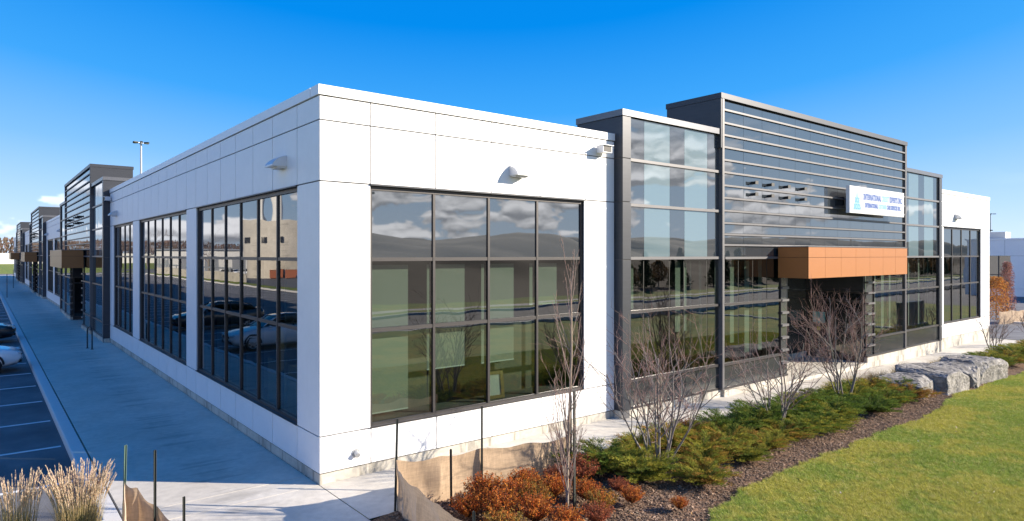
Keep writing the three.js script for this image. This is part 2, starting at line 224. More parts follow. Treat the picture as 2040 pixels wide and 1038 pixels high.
// an entrance bay: x along, z out; low wings with striped glass, tall louvred middle, recess with doors, canopy
function entranceBay(ox, oz, ry, cols, detail) {
  const g = group('entrance_bay', B, ox, 0, oz, ry), ZW = .20, ZM = .29, L = BAY, a = 4.15, b = L - 4.15, R0 = 7.7, R1 = 13.4, PB = detail ? -.8 : -.2;
  const bx = (n, m, ...q) => box(g, n, m, ...q);
  // piers at both ends and the boxes behind the raised fronts
  for (const s of [0, 1]) { const f = (x0, x1) => s ? [L - x1, L - x0] : [x0, x1];
    const seams = [.19, .829, 3.87, J1, 6.347, 7.37];
    for (let i = 0; i < seams.length - 1; i++) bx('pier_panel', M.darkMetal, ...f(.004, .30), seams[i] + G, seams[i + 1] - G, -.05, .27);
    bx('pier_core', M.backing, ...f(.02, .28), -.3, 7.36, -.3, .25);
    bx('wing_side', M.darkMetal, ...f(.008, .06), TOP + .2, 7.37, -1.3, -.052);
    bx('wing_back', M.darkMetal, ...f(.06, a), 6.5, 7.37, -1.3, -1.25);
    bx('wing_cap', M.greyCap, ...f(-.02, a - .06), 7.376, 7.53, -1.32, .29);
    bx('plinth', M.plinth, ...f(.0, a + .02), PB, .186, -.3, .245);
    // striped upper glass and clear lower glass
    const st = [.30, .87, 1.90, 2.52, 3.55, a - .05], rows = [[3.945, 5.18], [5.255, 6.29], [6.365, 7.36]];
    for (const y of [3.907, 5.218, 6.327]) bx('transom', M.bar, ...f(.305, a - .055), y - .036, y + .036, ZW - .08, ZW + .055);
    for (let i = 0; i < 5; i++) for (const [p, q] of rows) pane(g, 'spandrel_pane', i % 2 ? M.aqua : M.spandrel, ...f(st[i] + .003, st[i + 1] - .003), p, q, ZW);
    for (const y of [.885, 2.58]) bx('transom', M.frame, ...f(.305, a - .055), y - .034, y + .034, ZW - .08, ZW + .045);
    bx('bottom_rail', M.frame, ...f(.305, a - .055), .196, .25, ZW - .08, ZW + .04);
    for (let i = 0; i < 5; i++) {
      if (i) bx('mullion', M.frame, ...f(st[i] - .014, st[i] + .014), .92, 3.87, ZW - .12, ZW - .008);
      const e = [st[i] + (i ? .016 : .006), st[i + 1] - .016];
      for (const [p, q] of [[.92, 2.545], [2.615, 3.87]]) sheetPane(g, 'pane', M.glass, ...f(...e), p, q, ZW);
      pane(g, 'base_panel', M.spandrelLow, ...f(st[i] + .004, st[i + 1] - .004), .253, .85, ZW, .0008);
    }
    bx('backing_wall', M.backing, ...f(.3, a - .02), 3.9, 7.36, ZW - .3, ZW - .09);
    bx('base_backing', M.backing, ...f(.3, a - .02), .19, .86, ZW - .3, ZW - .09);
    for (const [p, q, y] of s ? [[.5, .62, 1], [1.5, 1.62, 1], [2.6, 2.75, 1], [3.1, 3.2, 1]] : [[2.55, 3.05, 1.9], [3.2, 3.26, 1.0], [.7, .84, 2.62], [3.62, 3.74, 1]]) bx('roller_blind', M.blind, ...f(p, q), y, 3.82, ZW - .32, ZW - .316);
  }
  // middle: corner posts, louvre bars, glass panels behind them
  for (const x of [a, b]) { bx('corner_post', M.bar, x - .05, x + .045, .19, 8.38, ZM - .2, ZM + .04); bx('tower_side', M.darkMetal, x - (x === a ? .11 : -.075), x + (x === a ? -.055 : .13), 7.0, 8.38, -1.55, ZM + .03); }
  bx('tower_back', M.darkMetal, a, b, 6.5, 8.38, -1.55, -1.5); bx('tower_cap', M.darkMetal, a - .125, b + .145, 8.386, 8.54, -1.58, ZM + .05);
  bx('backing_wall', M.backing, a + .08, b - .06, 3.95, 8.37, ZM - .35, ZM - .07);
  const bars = [4.27, 4.57, 4.89, 5.24, 5.6, 5.95, 6.32, 6.67, 7.03, 7.37, 7.715, 8.085], xs = [];
  for (let i = 0; i <= cols; i++) xs.push(a + .05 + (b - a - .105) * (detail ? Math.pow(i / cols, .97) : i / cols));
  const ys = [3.94, ...bars, 8.37];
  for (const y of bars) bx('louvre_bar', M.bar, a + .05, b - .055, y - .026, y + .026, ZM - .05, ZM + .03);
  for (let i = 0; i < cols; i++) for (let j = 0; j < ys.length - 1; j++) pane(g, 'glass_panel', M.spandrel, xs[i] + .005, xs[i + 1] - .005, ys[j] + (j ? .038 : 0), ys[j + 1] - .038, ZM - .03, detail ? .0035 : .0012);
  bx('transom', M.bar, a + .075, b - .055, 3.868, 3.935, ZM - .15, ZM + .05);
  for (const [p, q, n, lad] of [[a + .075, R0, 4, 1], [R1, b - .055, 4, 0]]) {        // clear glass either side of the recess, a ladder of short bars next to it
    const c0 = lad ? p : p + .62, c1 = lad ? q - .42 : q, w = (c1 - c0) / n;
    bx('plinth', M.plinth, p - .03, q, PB, .186, -.3, ZM + .04);
    bx('transom', M.frame, c0, c1, 2.546, 2.614, ZM - .12, ZM + .035); bx('transom', M.frame, c0, c1, .852, .918, ZM - .12, ZM + .035); bx('bottom_rail', M.frame, p, q, .196, .25, ZM - .12, ZM + .03);
    for (let i = 0; i < n; i++) {
      if (i) bx('mullion', M.frame, c0 + w * i - .014, c0 + w * i + .014, .92, 3.866, ZM - .14, ZM - .028);
      for (const [u, v] of [[.92, 2.545], [2.615, 3.866]]) sheetPane(g, 'pane', M.glass, c0 + w * i + .016, c0 + w * (i + 1) - .016, u, v, ZM - .02);
      pane(g, 'base_panel', M.spandrelLow, c0 + w * i + .004, c0 + w * (i + 1) - .004, .253, .85, ZM - .02, .0008);
      bx('roller_blind', M.blind, c0 + w * (i + .08), c0 + w * (i + (i % 2 ? .34 : .42)), 1.05 + (i === 1 ? .35 : 0), 3.82, ZM - .34, ZM - .336);
    }
    bx('base_backing', M.backing, p, q, .19, .86, ZM - .36, ZM - .12);
    const l0 = lad ? q - .40 : p, l1 = lad ? q : p + .6;
    bx('post', M.frame, lad ? l0 - .018 : l1, lad ? l0 : l1 + .02, .25, 3.866, ZM - .16, ZM + .02);
    for (let k = 0; k < 9; k++) { const y = .62 + k * .39; bx('ladder_bar', M.bar, l0, l1, y - .035, y + .035, ZM - .14, ZM + .06); }
    for (let k = 0; k < 10; k++) pane(g, 'base_panel', M.spandrelLow, l0 + .003, l1 - .003, k ? .62 + (k - 1) * .39 + .037 : .253, k < 9 ? .62 + k * .39 - .037 : 3.86, ZM - .03, .0008);
  }
  // recess: back wall of panels, side walls with doors
  const ZB = -1.95;
  for (const x of [R0 + .02, R1 - .14]) bx('reveal_wall', M.darkMetal, x, x + .12, 2.62, 3.86, ZB, ZM - .06);
  bx('recess_floor', M.concrete, R0 - .02, R1 + .02, -.35, .006, ZB - .1, ZM + .05);
  bx('recess_soffit', M.darkMetal, R0 + .03, R1 - .03, 3.45, 3.86, ZB, ZM - .16);
  const bw = (R1 - R0) / 4; bx('recess_plinth', M.plinth, R0 + .15, R1 - .15, .006, .19, ZB - .2, ZB + .035);
  for (let i = 0; i < 4; i++) for (const [u, v] of [[.2, 1.2], [1.22, 2.58], [2.62, 3.44]]) pane(g, 'back_panel', u > 2.6 ? M.spandrel : M.spandrelLow, R0 + .14 + (bw - .07) * i + .008, R0 + .14 + (bw - .07) * (i + 1) - .008, u, v, ZB + .01, .001);
  bx('recess_backing', M.backing, R0, R1, -.1, 3.9, ZB - .25, ZB - .03);
  for (const [x, s] of [[R1 - .08, -1], [R0 + .08, 1]]) {             // glazed double door in each side wall
    const d = group('door', g, x, 0, (ZB + ZM) / 2 - .06); 
    const z0 = -.98, z1 = .98;
    boxes(d, 'door_frame', M.frame, [[-.05, .05, .01, 2.6, z0 - .12, z0 - .04], [-.05, .05, .01, 2.6, z1 + .04, z1 + .12], [-.05, .05, 2.2, 2.3, z0 - .04, z1 + .04], [-.04, .04, .02, 2.2, -.06, .06], [-.04, .04, .02, .22, z0 - .04, -.06], [-.04, .04, .02, .22, .06, z1 + .04], [-.05, .05, 2.55, 2.6, z0 - .04, z1 + .04]]);
    boxes(d, 'door_glass', M.carGlass, [[-.006, .006, .22, 2.2, z0 - .04, -.06], [-.006, .006, .22, 2.2, .06, z1 + .04], [-.006, .006, 2.3, 2.55, z0 - .04, z1 + .04]]);
    boxes(d, 'door_handle', M.galv, [[s * .1 - .015, s * .1 + .015, .75, 1.65, -.14, -.11], [s * .1 - .015, s * .1 + .015, .75, 1.65, .11, .14], [s * .05 - .05, s * .05 + .05, 1.55, 1.58, -.135, -.115], [s * .05 - .05, s * .05 + .05, .8, .83, -.135, -.115], [s * .05 - .05, s * .05 + .05, 1.55, 1.58, .115, .135], [s * .05 - .05, s * .05 + .05, .8, .83, .115, .135]]);
  }
  // canopy of orange panels on a dark core
  const c0 = 7.05, c1 = 14.37, cz = 1.30, n = 7, cw = (c1 - c0) / n;
  bx('canopy_core', M.black, c0 + .03, c1 - .03, 3.30, 4.20, ZM + .05, cz - .03);
  for (const [u, v] of [[3.284, 3.905], [3.915, 4.22]]) {
    for (let i = 0; i < n; i++) bx('canopy_panel', M.orange, c0 + cw * i + .005, c0 + cw * (i + 1) - .005, u, v, cz - .028, cz);
    bx('canopy_panel', M.orange, c0, c0 + .028, u, v, ZM + .052, cz - .032); bx('canopy_panel', M.orange, c1 - .028, c1, u, v, ZM + .052, cz - .032);
  }
  bx('canopy_cap', M.greyCap, c0 - .01, c1 + .01, 4.225, 4.25, ZM + .052, cz + .012);
  return g;
}
entranceBay(7.52, 0, 0, 13, true);
for (let k = 0; k < 3; k++) entranceBay(0, -LW - BAY - PERIOD * k, SIDE, 4, false);
const BEND = LW + PERIOD * 3;                                        // far end of the long side
// inside and closing walls
boxes(B, 'floor_slab', M.carpet, [[.3, 35.7, -.3, .02, -14, -2.4], [.3, 15, -.3, .02, -2.4, -.3], [21.2, 35.7, -.3, .02, -2.4, -.3], [2.4, 14, -.3, .02, -BEND, -14]]);
box(B, 'sun_block_box', M.inside, .32, .75, .02, 1.75, -3.6, -.95);  // added unseen box: stops sun crossing the corner room onto the side pavement
box(B, 'corner_sun_block', M.inside, .28, .93, .02, 3.9, -.93, -.28);  // added unseen block: keeps sun rays from cutting through the building corner
boxes(B, 'ceiling', M.inside, [[.3, 35.7, 3.92, 4.0, -14, -.32], [.3, 14, 3.92, 4.0, -BEND, -14]]);
boxes(B, 'partition_and_sun_block', M.inside, [[7, 35.7, .02, 3.9, -7.1, -7], [7, 7.1, .02, 3.9, -BEND, -7.1], [.3, 7, .02, 3.9, -9.05, -8.95], [.3, 6.9, .02, 3.9, -2.5, -2.4], [14.6, 14.7, .02, 3.9, -7, -2.3], [21.5, 21.6, .02, 3.9, -7, -2.3]]);  // room partitions; the one close behind the near front window is added to block sun
boxes(B, 'roof', M.backing, [[.3, 35.8, 6.45, 6.6, -14, -.3], [.3, 14, 6.45, 6.6, -BEND, -14]]);
boxes(B, 'rear_wall', M.white, [[36.06, 36.09, -.8, 6.78, -30, -.05], [14, 36.06, -.8, 6.78, -30.03, -30], [.0, 14, -.2, 6.78, -BEND - .2, -BEND], [14, 14.1, -.2, 6.78, -BEND, -30.1]]);
boxes(B, 'roof', M.backing, [[14.1, 36, 6.45, 6.6, -30, -14]]);

// ---------------------------------------------------------------- things on the walls
function hoodLamp() {                                                // a curved hood over a flat box
  const g = group('wall_lamp'), s = new THREE.Shape(); s.moveTo(0, 0); s.lineTo(.28, 0); s.lineTo(.28, .018); s.bezierCurveTo(.22, .12, .12, .185, 0, .20); s.lineTo(0, 0);
  const geo = new THREE.ExtrudeGeometry(s, { depth: .40, bevelEnabled: true, bevelSize: .008, bevelThickness: .008, bevelSegments: 2, curveSegments: 10 }); geo.rotateY(-Math.PI / 2); geo.translate(.20, 0, 0);
  mesh('hood', geo, M.lamp, g); box(g, 'lamp_housing', M.lamp, -.17, .17, -.035, -.003, 0, .17); box(g, 'lens', M.lens, -.14, .14, -.042, -.036, .02, .15); return g;
}
const lamp0 = hoodLamp(); lamp0.position.set(4.42, 5.69, .003); tag(lamp0, 'white hooded wall lamp above the window with four roller blinds', 'wall lamp', 'hooded wall lamps');
for (const [x, z, ry, l] of [[-.003, -1.75, SIDE, 'white hooded wall lamp over the side window nearest the building corner'], [-.003, -22.0, SIDE, 'white hooded wall lamp on the shaded side, beside the first dark pier'], [31.2, .003, 0, 'white hooded wall lamp on the white wall beyond the glass bay'],
  [-.003, -47.5, SIDE, 'small hooded lamp past the first entrance bay of the long side'], [-.003, -59.4, SIDE, 'small hooded lamp just before the second entrance bay of the long side']]) copy(lamp0, x, 5.69, z, ry, l);
function flood(x, y, z, ry, label) { const g = tag(group('flood_light', null, x, y, z, ry), label, 'flood light', 'flood lights under the parapet'); boxes(g, 'housing', M.lamp, [[-.15, .15, .0, .16, .05, .26], [-.05, .05, .04, .12, 0, .05]]); box(g, 'lens', M.black, -.13, .13, .015, .145, .262, .266); box(g, 'visor', M.lamp, -.16, .16, .162, .174, .05, .31); }
flood(7.0, 6.42, .003, 0, 'small square flood light under the parapet of the sunlit front'); flood(-.003, 6.42, -23.4, SIDE, 'small square flood light under the parapet of the shaded side');
{ const g = tag(group('wall_spout', null, .68, .42, .003), 'small metal overflow spout low on the white corner panel', 'spout'); const c = new THREE.CylinderGeometry(.045, .05, .09, 16); c.rotateX(Math.PI / 2 + .35); c.translate(0, 0, .05); mesh('nozzle', c, M.galv, g); const d = new THREE.CylinderGeometry(.075, .075, .014, 20); d.rotateX(Math.PI / 2); d.translate(0, .01, .007); mesh('flange', d, M.galv, g); }
function bracket(x, y, z, ry, label) {
  const g = tag(group('sign_bracket', null, x, y, z, ry), label, 'bracket', 'empty sign brackets');
  boxes(g, 'arm', M.black, [[-.045, .045, -.04, .04, -.05, .10]]); box(g, 'plate', M.black, -.10, .06, -.05, .05, .102, .114); return g;
}
for (const y of [6.12, 5.78]) for (const x of [13.25, 14.15, 15.12, 16.15]) bracket(x, y, .312, 0, `black empty sign bracket on the louvred glass of the sunlit front, ${y > 6 ? 'upper' : 'lower'} row`);
for (let k = 0; k < 2; k++) for (const y of [6.12, 5.78]) for (const x of [-32.6, -33.6, -34.6, -37.4, -38.4, -39.4]) bracket(-.312, y, x - PERIOD * k, SIDE, `black empty sign bracket on the shaded ${k ? 'second' : 'first'} louvred tower, ${y > 6 ? 'upper' : 'lower'} row`);

// the sign: a white light box, unlit, with printed letters
{
  const c = document.createElement('canvas'); c.width = 1400; c.height = 280; const x = c.getContext('2d');
  x.fillStyle = '#bcbfc5'; x.fillRect(0, 0, 1400, 280);
  x.fillStyle = '#86b4d0'; x.beginPath(); x.moveTo(170, 40); x.lineTo(255, 250); x.lineTo(70, 250); x.fill();
  x.strokeStyle = '#8fa9bf'; x.lineWidth = 4; x.beginPath(); x.moveTo(160, 40); x.lineTo(60, 215); x.stroke();
  x.fillStyle = '#1f74b0'; x.font = 'bold 74px sans-serif'; x.fillText('ICE', 118, 168); x.fillText('ICCS', 98, 240);
  const words = (list, y, px, x0, x1) => { x.font = `bold ${px}px sans-serif`; const full = list.map((l) => l[0]).join(' '), k = (x1 - x0) / x.measureText(full).width; let at = 0; for (const [t, col] of list) { x.save(); x.translate(x0 + at * k, y); x.scale(k, 1); x.fillStyle = col; x.strokeStyle = col; x.lineWidth = 7; x.strokeText(t, 0, 0); x.fillText(t, 0, 0); x.restore(); at += x.measureText(t + ' ').width; } };
  words([['INTERNATIONAL', '#12428c'], ['CREDIT', '#6f9fc6'], ['EXPERTS INC.', '#12428c']], 128, 84, 320, 1350);
  words([['INTERNATIONAL', '#12428c'], ['CUSTOMER', '#6f9fc6'], ['CARE SERVICES INC.', '#12428c']], 212, 62, 360, 1310);
  const t = new THREE.CanvasTexture(c); t.colorSpace = THREE.SRGBColorSpace;
  const g = tag(group('wall_sign', null, 18.6, 5.44, .0), 'white box sign with blue lettering and triangle logo on the louvred glass', 'sign'), w = 4.62, h = .93;
  box(g, 'sign_cabinet', M.whiteCap, 0, w, 0, h, .58, .70);
  const face = new THREE.PlaneGeometry(w - .03, h - .03); face.translate(w / 2, h / 2, .704); mesh('sign_face', face, std({ map: t, roughness: .35 }), g);
  for (const bx of [.6, w / 2, w - .6]) box(g, 'mounting_arm', M.black, bx - .04, bx + .04, .3, .6, .30, .58);
}
{ const g = tag(group('picture_frame', null, 4.05, .90, -.28), 'gold edged picture frame leaning on the sill inside the blinded window', 'picture frame'); g.rotation.set(-.12, -.25, 0); boxes(g, 'frame', std({ color: lin(.40, .28, .13), roughness: .5 }), [[-.22, -.15, 0, .58, 0, .03], [.15, .22, 0, .58, 0, .03], [-.15, .15, 0, .07, 0, .03], [-.15, .15, .51, .58, 0, .03]]); box(g, 'picture', std({ color: lin(.85, .87, .85), roughness: .4 }), -.15, .15, .07, .51, .005, .012); box(B, 'window_ledge', M.inside, .9, 6.6, .84, .895, -.7, -.21); }
{ const g = tag(group('poster', null, 20.83, 1.35, -1.45), 'teal notice stuck on the glass of the entrance door', 'poster'); box(g, 'sheet', std({ color: lin(.10, .34, .38), roughness: .6 }), -.004, .0, 0, .42, -.24, .24); box(g, 'sticker', std({ color: lin(.55, .45, .05), roughness: .6 }), -.004, 0, -.3, -.16, -.07, .05); }

// ================================================================ ground
const gy = (x) => -.32 * sstep(9, 31, x);
function sheet(name, mat, x0, x1, nx, zf0, zf1, nz, yf) {            // grid between two edges given as functions of x, uv in metres
  const g = new THREE.BufferGeometry(), p = [], u = [], id = [];
  for (let j = 0; j <= nz; j++) for (let i = 0; i <= nx; i++) { const x = lerp(x0, x1, i / nx), z = lerp(zf0(x), zf1(x), j / nz); p.push(x, yf(x, z), z); u.push(x, z); }
  for (let j = 0; j < nz; j++) for (let i = 0; i < nx; i++) { const a = j * (nx + 1) + i, b = a + 1, c = a + nx + 1, d = c + 1; id.push(a, c, b, b, c, d); }
  g.setAttribute('position', new THREE.Float32BufferAttribute(p, 3)); g.setAttribute('uv', new THREE.Float32BufferAttribute(u, 2)); g.setIndex(id); g.computeVertexNormals();
  return struct(mesh(name, g, mat));
}
const K = (v) => () => v;
sheet('ground', M.lawn, -1500, 1500, 2, K(-1500), K(1500), 2, K(-.9));
sheet('field', M.lawn, -700, 700, 40, K(-900), K(-152), 20, (x, z) => -.16 + 2.5 * sstep(-160, -700, z) * fbm(x / 90, z / 90, 2, 3));
sheet('parking_lot', M.asphalt, -60, -3.155, 20, K(-152), K(24), 40, K(-.15));
{ // kerb with a rounded top edge
  const s = new THREE.Shape(); s.moveTo(0, -.3); s.lineTo(.25, -.3); s.lineTo(.25, 0); s.lineTo(.05, 0); s.quadraticCurveTo(.012, 0, .01, -.045); s.lineTo(0, -.3);
  const g = new THREE.ExtrudeGeometry(s, { depth: 147, bevelEnabled: false, curveSegments: 5 }); g.translate(-3.16, 0, -147.6); struct(mesh('kerb', g, M.kerb));
}
// side walk in bays with tooled joints
for (let k = 0; k < 1; k++) {
  const list = []; let z = -147; const P = rng(3);
  const g = new THREE.Group(); g.name = 'pavement'; g.userData.kind = 'structure'; scene.add(g);
  for (; z < -.5; z += 6.1) box(g, 'paving_slab', M.concrete, -2.875, -.004, -.3, -.002 * P(), Math.max(z, -147) + .005, Math.min(z + 6.1, -.005) - .005);
  box(g, 'paving_slab', M.concrete, -2.875, -.006, -.3, -.002, .005, 3.3); box(g, 'paving_slab', M.concrete, -2.875, -.006, -.3, -.003, 3.31, 8); box(g, 'paving_slab', M.concrete, -2.875, -.006, -.3, -.001, 8.01, 19);
  for (let x = .006; x < 36; x += 1.8) { // front walk, sloping gently down
    const x1 = Math.min(x + 1.79, 36.4), q = sheet('paving_slab', M.concrete, x, x1, 2, K(-.2), (v) => v < 4 ? 1.88 : 1.66, 2, (v) => gy(v)); scene.remove(q); q.name = 'paving_slab'; q.userData = {}; g.add(q);
  }
}
const zl = (x) => (x < 4.2 ? 5.02 + (4.2 - x) * .75 : lerp(4.74, 4.15, sstep(14, 18, x))) + .14 * (noise3(x * 1.3, 3, 1) - .5) + .09 * (noise3(x * 6, 5, 2) - .5) + (x < 4.2 ? 0 : .28 * sstep(6, 4.2, x));
const hump = (x, z) => .10 * sstep(1.7, 2.6, z) * sstep(zl(x), zl(x) - .9, z) + .05 * (noise3(x * 2, z * 2, 4) - .5);
sheet('planting_bed', M.mulch, .02, 37, 150, (x) => (x < 4 ? 1.87 : 1.65), (x) => zl(x) + .1, 24, (x, z) => gy(x) - .02 + hump(x, z));
sheet('lawn', M.lawn, .02, 60, 120, zl, K(19.34), 24, (x, z) => gy(x) + .012 + .04 * (noise3(x * .7, z * .7, 8) - .5));
sheet('lawn_beyond', M.lawn, -60, -3.2, 10, K(-.42), K(19), 6, K(-.02));
sheet('driveway', M.asphalt, 36.4, 48, 4, K(-120), K(19), 10, () => -.345);
sheet('forecourt', M.asphalt, 48, 140, 4, K(-200), K(19), 4, () => -.42);
sheet('street', M.asphalt, -300, 300, 10, K(19.6), K(28), 2, K(-.18));
sheet('street_verge', M.lawn, -300, 300, 10, K(28.25), K(29.9), 2, K(-.05));
sheet('street_path', M.concrete, -300, 300, 10, K(29.9), K(31.2), 2, K(-.05));
sheet('verge', M.lawn, -300, 300, 30, K(31.2), K(36), 2, K(-.06));
sheet('hills', M.hill, -300, 300, 300, K(36), K(260), 24, (x, z) => -.06 + sstep(44, 90, z) * (2.6 + 9.5 * Math.pow(fbm(x / 20 + 3, z / 70, 5, 4), 1.5)));
struct(boxes(null, 'street_kerb', M.kerb, [[-300, 300, -.4, -.02, 19.35, 19.6], [-300, 300, -.4, -.03, 28, 28.25]]));
struct(boxes(null, 'island_kerb', M.kerb, [[-60, -3.165, -.3, 0, -.62, -.42], [-3.16, -2.91, -.3, 0, -.6, 19]]));
struct(boxes(null, 'drive_kerb', M.kerb, [[36.42, 36.62, -.5, -.22, 2, 19], [46.2, 46.4, -.5, -.25, -30, 3]]));
{ const list = []; for (let k = 0; k < 50; k++) { const z = -3.43 - 2.8 * k; list.push([-8.6, -3.22, -.149, -.145, z - .05, z + .05], [-21.3, -16, -.149, -.145, z - .05, z + .05]); }
  const g = struct(group('lot_marking')); for (const b of list.slice(0, 100)) box(g, 'stall_line', M.line, ...b); }
struct(boxes(null, 'lot_edge_kerb', M.kerb, [[-22.3, -22, -.3, .02, -150, 10]]));
sheet('grass_strip', M.lawn, -24.5, -22.3, 2, K(-150), K(10), 10, K(.0));

// ================================================================ plants
class MB {
  constructor() { this.p = []; this.c = []; this.n = []; }
  tri(a, b, c, col, N) { this.p.push(a.x, a.y, a.z, b.x, b.y, b.z, c.x, c.y, c.z); for (let i = 0; i < 3; i++) this.c.push(col[0], col[1], col[2]); if (!N) { N = new THREE.Vector3().subVectors(b, a).cross(new THREE.Vector3().subVectors(c, a)).normalize(); N = [N, N, N]; } for (const n of N) this.n.push(n.x, n.y, n.z); }
  limb(pts, rad, sides, c0, c1 = c0) {
    const rings = pts.map((p, i) => { const t = new THREE.Vector3().subVectors(pts[Math.min(i + 1, pts.length - 1)], pts[Math.max(i - 1, 0)]).normalize(), a = Math.abs(t.y) > .9 ? new THREE.Vector3(1, 0, 0) : new THREE.Vector3(0, 1, 0), u = new THREE.Vector3().crossVectors(t, a).normalize(), v = new THREE.Vector3().crossVectors(t, u), r = []; for (let k = 0; k < sides; k++) { const an = k / sides * 6.2832, n = u.clone().multiplyScalar(Math.cos(an)).addScaledVector(v, Math.sin(an)); r.push([p.clone().addScaledVector(n, rad[i]), n]); } return r; });
    for (let i = 0; i < rings.length - 1; i++) { const col = c0.map((v, k) => lerp(v, c1[k], i / (rings.length - 1))); for (let k = 0; k < sides; k++) { const [a, na] = rings[i][k], [b, nb] = rings[i][(k + 1) % sides], [c, nc] = rings[i + 1][k], [d, nd] = rings[i + 1][(k + 1) % sides]; this.tri(a, b, c, col, [na, nb, nc]); this.tri(b, d, c, col, [nb, nd, nc]); } }
  }
  leaf(b, d, s, len, wid, col) { const m = b.clone().addScaledVector(d, len * .5), e = b.clone().addScaledVector(d, len), l = m.clone().addScaledVector(s, wid), r = m.clone().addScaledVector(s, -wid); this.tri(b, r, e, col); this.tri(b, e, l, col); }
  blade(pts, wid, side, c0, c1) { for (let i = 0; i < pts.length - 1; i++) { const n = pts.length - 1, w0 = wid * (1 - i / n), w1 = wid * (1 - (i + 1) / n), col = c0.map((v, k) => lerp(v, c1[k], i / n)), a = pts[i].clone().addScaledVector(side, -w0), b = pts[i].clone().addScaledVector(side, w0), c = pts[i + 1].clone().addScaledVector(side, -w1), d = pts[i + 1].clone().addScaledVector(side, w1); this.tri(a, b, c, col); this.tri(b, d, c, col); } }
  geo() { const g = new THREE.BufferGeometry(); g.setAttribute('position', new THREE.Float32BufferAttribute(this.p, 3)); g.setAttribute('normal', new THREE.Float32BufferAttribute(this.n, 3)); g.setAttribute('color', new THREE.Float32BufferAttribute(this.c, 3)); return g; }
}
const V = (x, y, z) => new THREE.Vector3(x, y, z);
const rdir = (R) => { const z = R() * 2 - 1, a = R() * 6.2832, s = Math.sqrt(1 - z * z); return V(s * Math.cos(a), z, s * Math.sin(a)); };
const jit = (R, c, k) => { const f = 1 + (R() - .5) * k; return c.map((v) => v * f * (1 + (R() - .5) * k * .35)); };
function grow(big, fine, R, p, d, len, r, level, o) {                // one limb and what grows on it
  const n = level > 1 ? 6 : 4, pts = [p.clone()], rad = [r]; let q = p.clone(), v = d.clone();
  for (let i = 1; i <= n; i++) { v.addScaledVector(rdir(R), o.crook).addScaledVector(V(0, 1, 0), o.up).normalize(); q = q.clone().addScaledVector(v, len / n); pts.push(q); rad.push(r * lerp(1, level ? .5 : .35, i / n)); }
  (level >= o.split ? big : fine).limb(pts, rad, level > 1 ? 7 : level ? 4 : 3, jit(R, level >= o.split ? o.c0 : o.c1, .35), jit(R, level ? o.c0 : o.c1, .35));
  if (!level) return;
  const kids = o.kids[level];
  for (let k = 0; k < kids; k++) {
    const t = lerp(o.from[level] ?? .3, 1, (k + R() * .8) / kids), i = Math.min(n - 1, Math.floor(t * n)), at = pts[i].clone().lerp(pts[i + 1], t * n - i), dir = new THREE.Vector3().subVectors(pts[i + 1], pts[i]).normalize(), s = rdir(R); s.addScaledVector(dir, -s.dot(dir)).normalize();
    grow(big, fine, R, at, dir.multiplyScalar(o.along).addScaledVector(s, o.fan).normalize(), len * o.shrink * (.6 + R() * .7), Math.max(.0026, rad[i] * (o.thin || .58)), level - 1, o);
  }
}
const GREYBARK = [.20, .175, .16], TWIG = [.27, .16, .14];
function bareShrub(x, z, h, stems, spread, seed, label, extra = {}) {
  const R = rng(seed), big = new MB(), fine = new MB(), o = { crook: .12, up: .05, split: 2, kids: [0, 3, 5, 7], from: [0, .2, .22, .30], along: .80, fan: .62, shrink: .47, c0: GREYBARK, c1: TWIG, ...extra };
  for (let k = 0; k < stems; k++) { const a = k / stems * 6.28 + R() * .7, t = spread * (.35 + .65 * R()), d = V(Math.cos(a) * t, 1, Math.sin(a) * t).normalize(); grow(big, fine, R, V(Math.cos(a) * .10, 0, Math.sin(a) * .10), d, h * (.66 + .2 * R()), .017 + .008 * R(), 3, o); }
  const g = tag(group('bare_tree', null, x, gy(x) + .03, z), label, 'tree', 'leafless multi-stemmed trees in the bed'); mesh('trunk', big.geo(), M.bark, g); mesh('crown', fine.geo(), M.bark, g); return g;
}
bareShrub(5.02, 3.32, 2.45, 9, .55, 11, 'leafless multi-stemmed tree in front of the first dark pier');
bareShrub(9.39, 3.16, 2.0, 9, .62, 12, 'low leafless tree between the first glass wing and the junipers', { kids: [0, 3, 4, 5] });
bareShrub(12.97, 3.04, 2.75, 8, .42, 13, 'dense leafless tree in front of the orange canopy', { kids: [0, 4, 6, 7] });
bareShrub(29.4, 2.0, 1.9, 6, .5, 14, 'thin leafless tree behind the boulders', { kids: [0, 3, 4, 5] });
bareShrub(33.8, 2.3, 1.9, 6, .5, 15, 'thin leafless tree near the far end of the front walk', { kids: [0, 3, 4, 5] });
{ // narrow young tree with ascending branches
  const R = rng(31), big = new MB(), fine = new MB(), o = { crook: .05, up: .16, split: 2, thin: .40, kids: [0, 4, 5, 26], from: [0, .2, .2, .10], along: .84, fan: .46, shrink: .2, c0: [.25, .195, .165], c1: [.28, .175, .145] };
  grow(big, fine, R, V(0, 0, 0), V(.01, 1, .0), 3.6, .026, 3, o);
  for (let k = 0; k < 13; k++) { const a = R() * 6.28, y = .15 + R() * 1.1, d = V(Math.cos(a) * .34, 1, Math.sin(a) * .34).normalize(); grow(big, fine, R, V(0, y, 0), d, .8 + R() * .8, .006, 2, { ...o, up: .05, thin: .5, shrink: .3, along: .86, fan: .44, crook: .07 }); }
  const g = tag(group('young_tree', null, 2.26, .04, 3.84), 'slim leafless young tree with upright branches beside the burlap fence', 'tree'); mesh('trunk', big.geo(), M.bark, g); mesh('crown', fine.geo(), M.bark, g);
  const s = group('tree_stake', null, 2.52, 0, 3.72); tag(s, 'dark metal stake beside the slim young tree', 'stake'); box(s, 'post', M.steel, -.018, .018, -.1, 1.9, -.014, .014); box(s, 'tie', M.black, -.17, .02, 1.28, 1.31, -.012, .03);
}
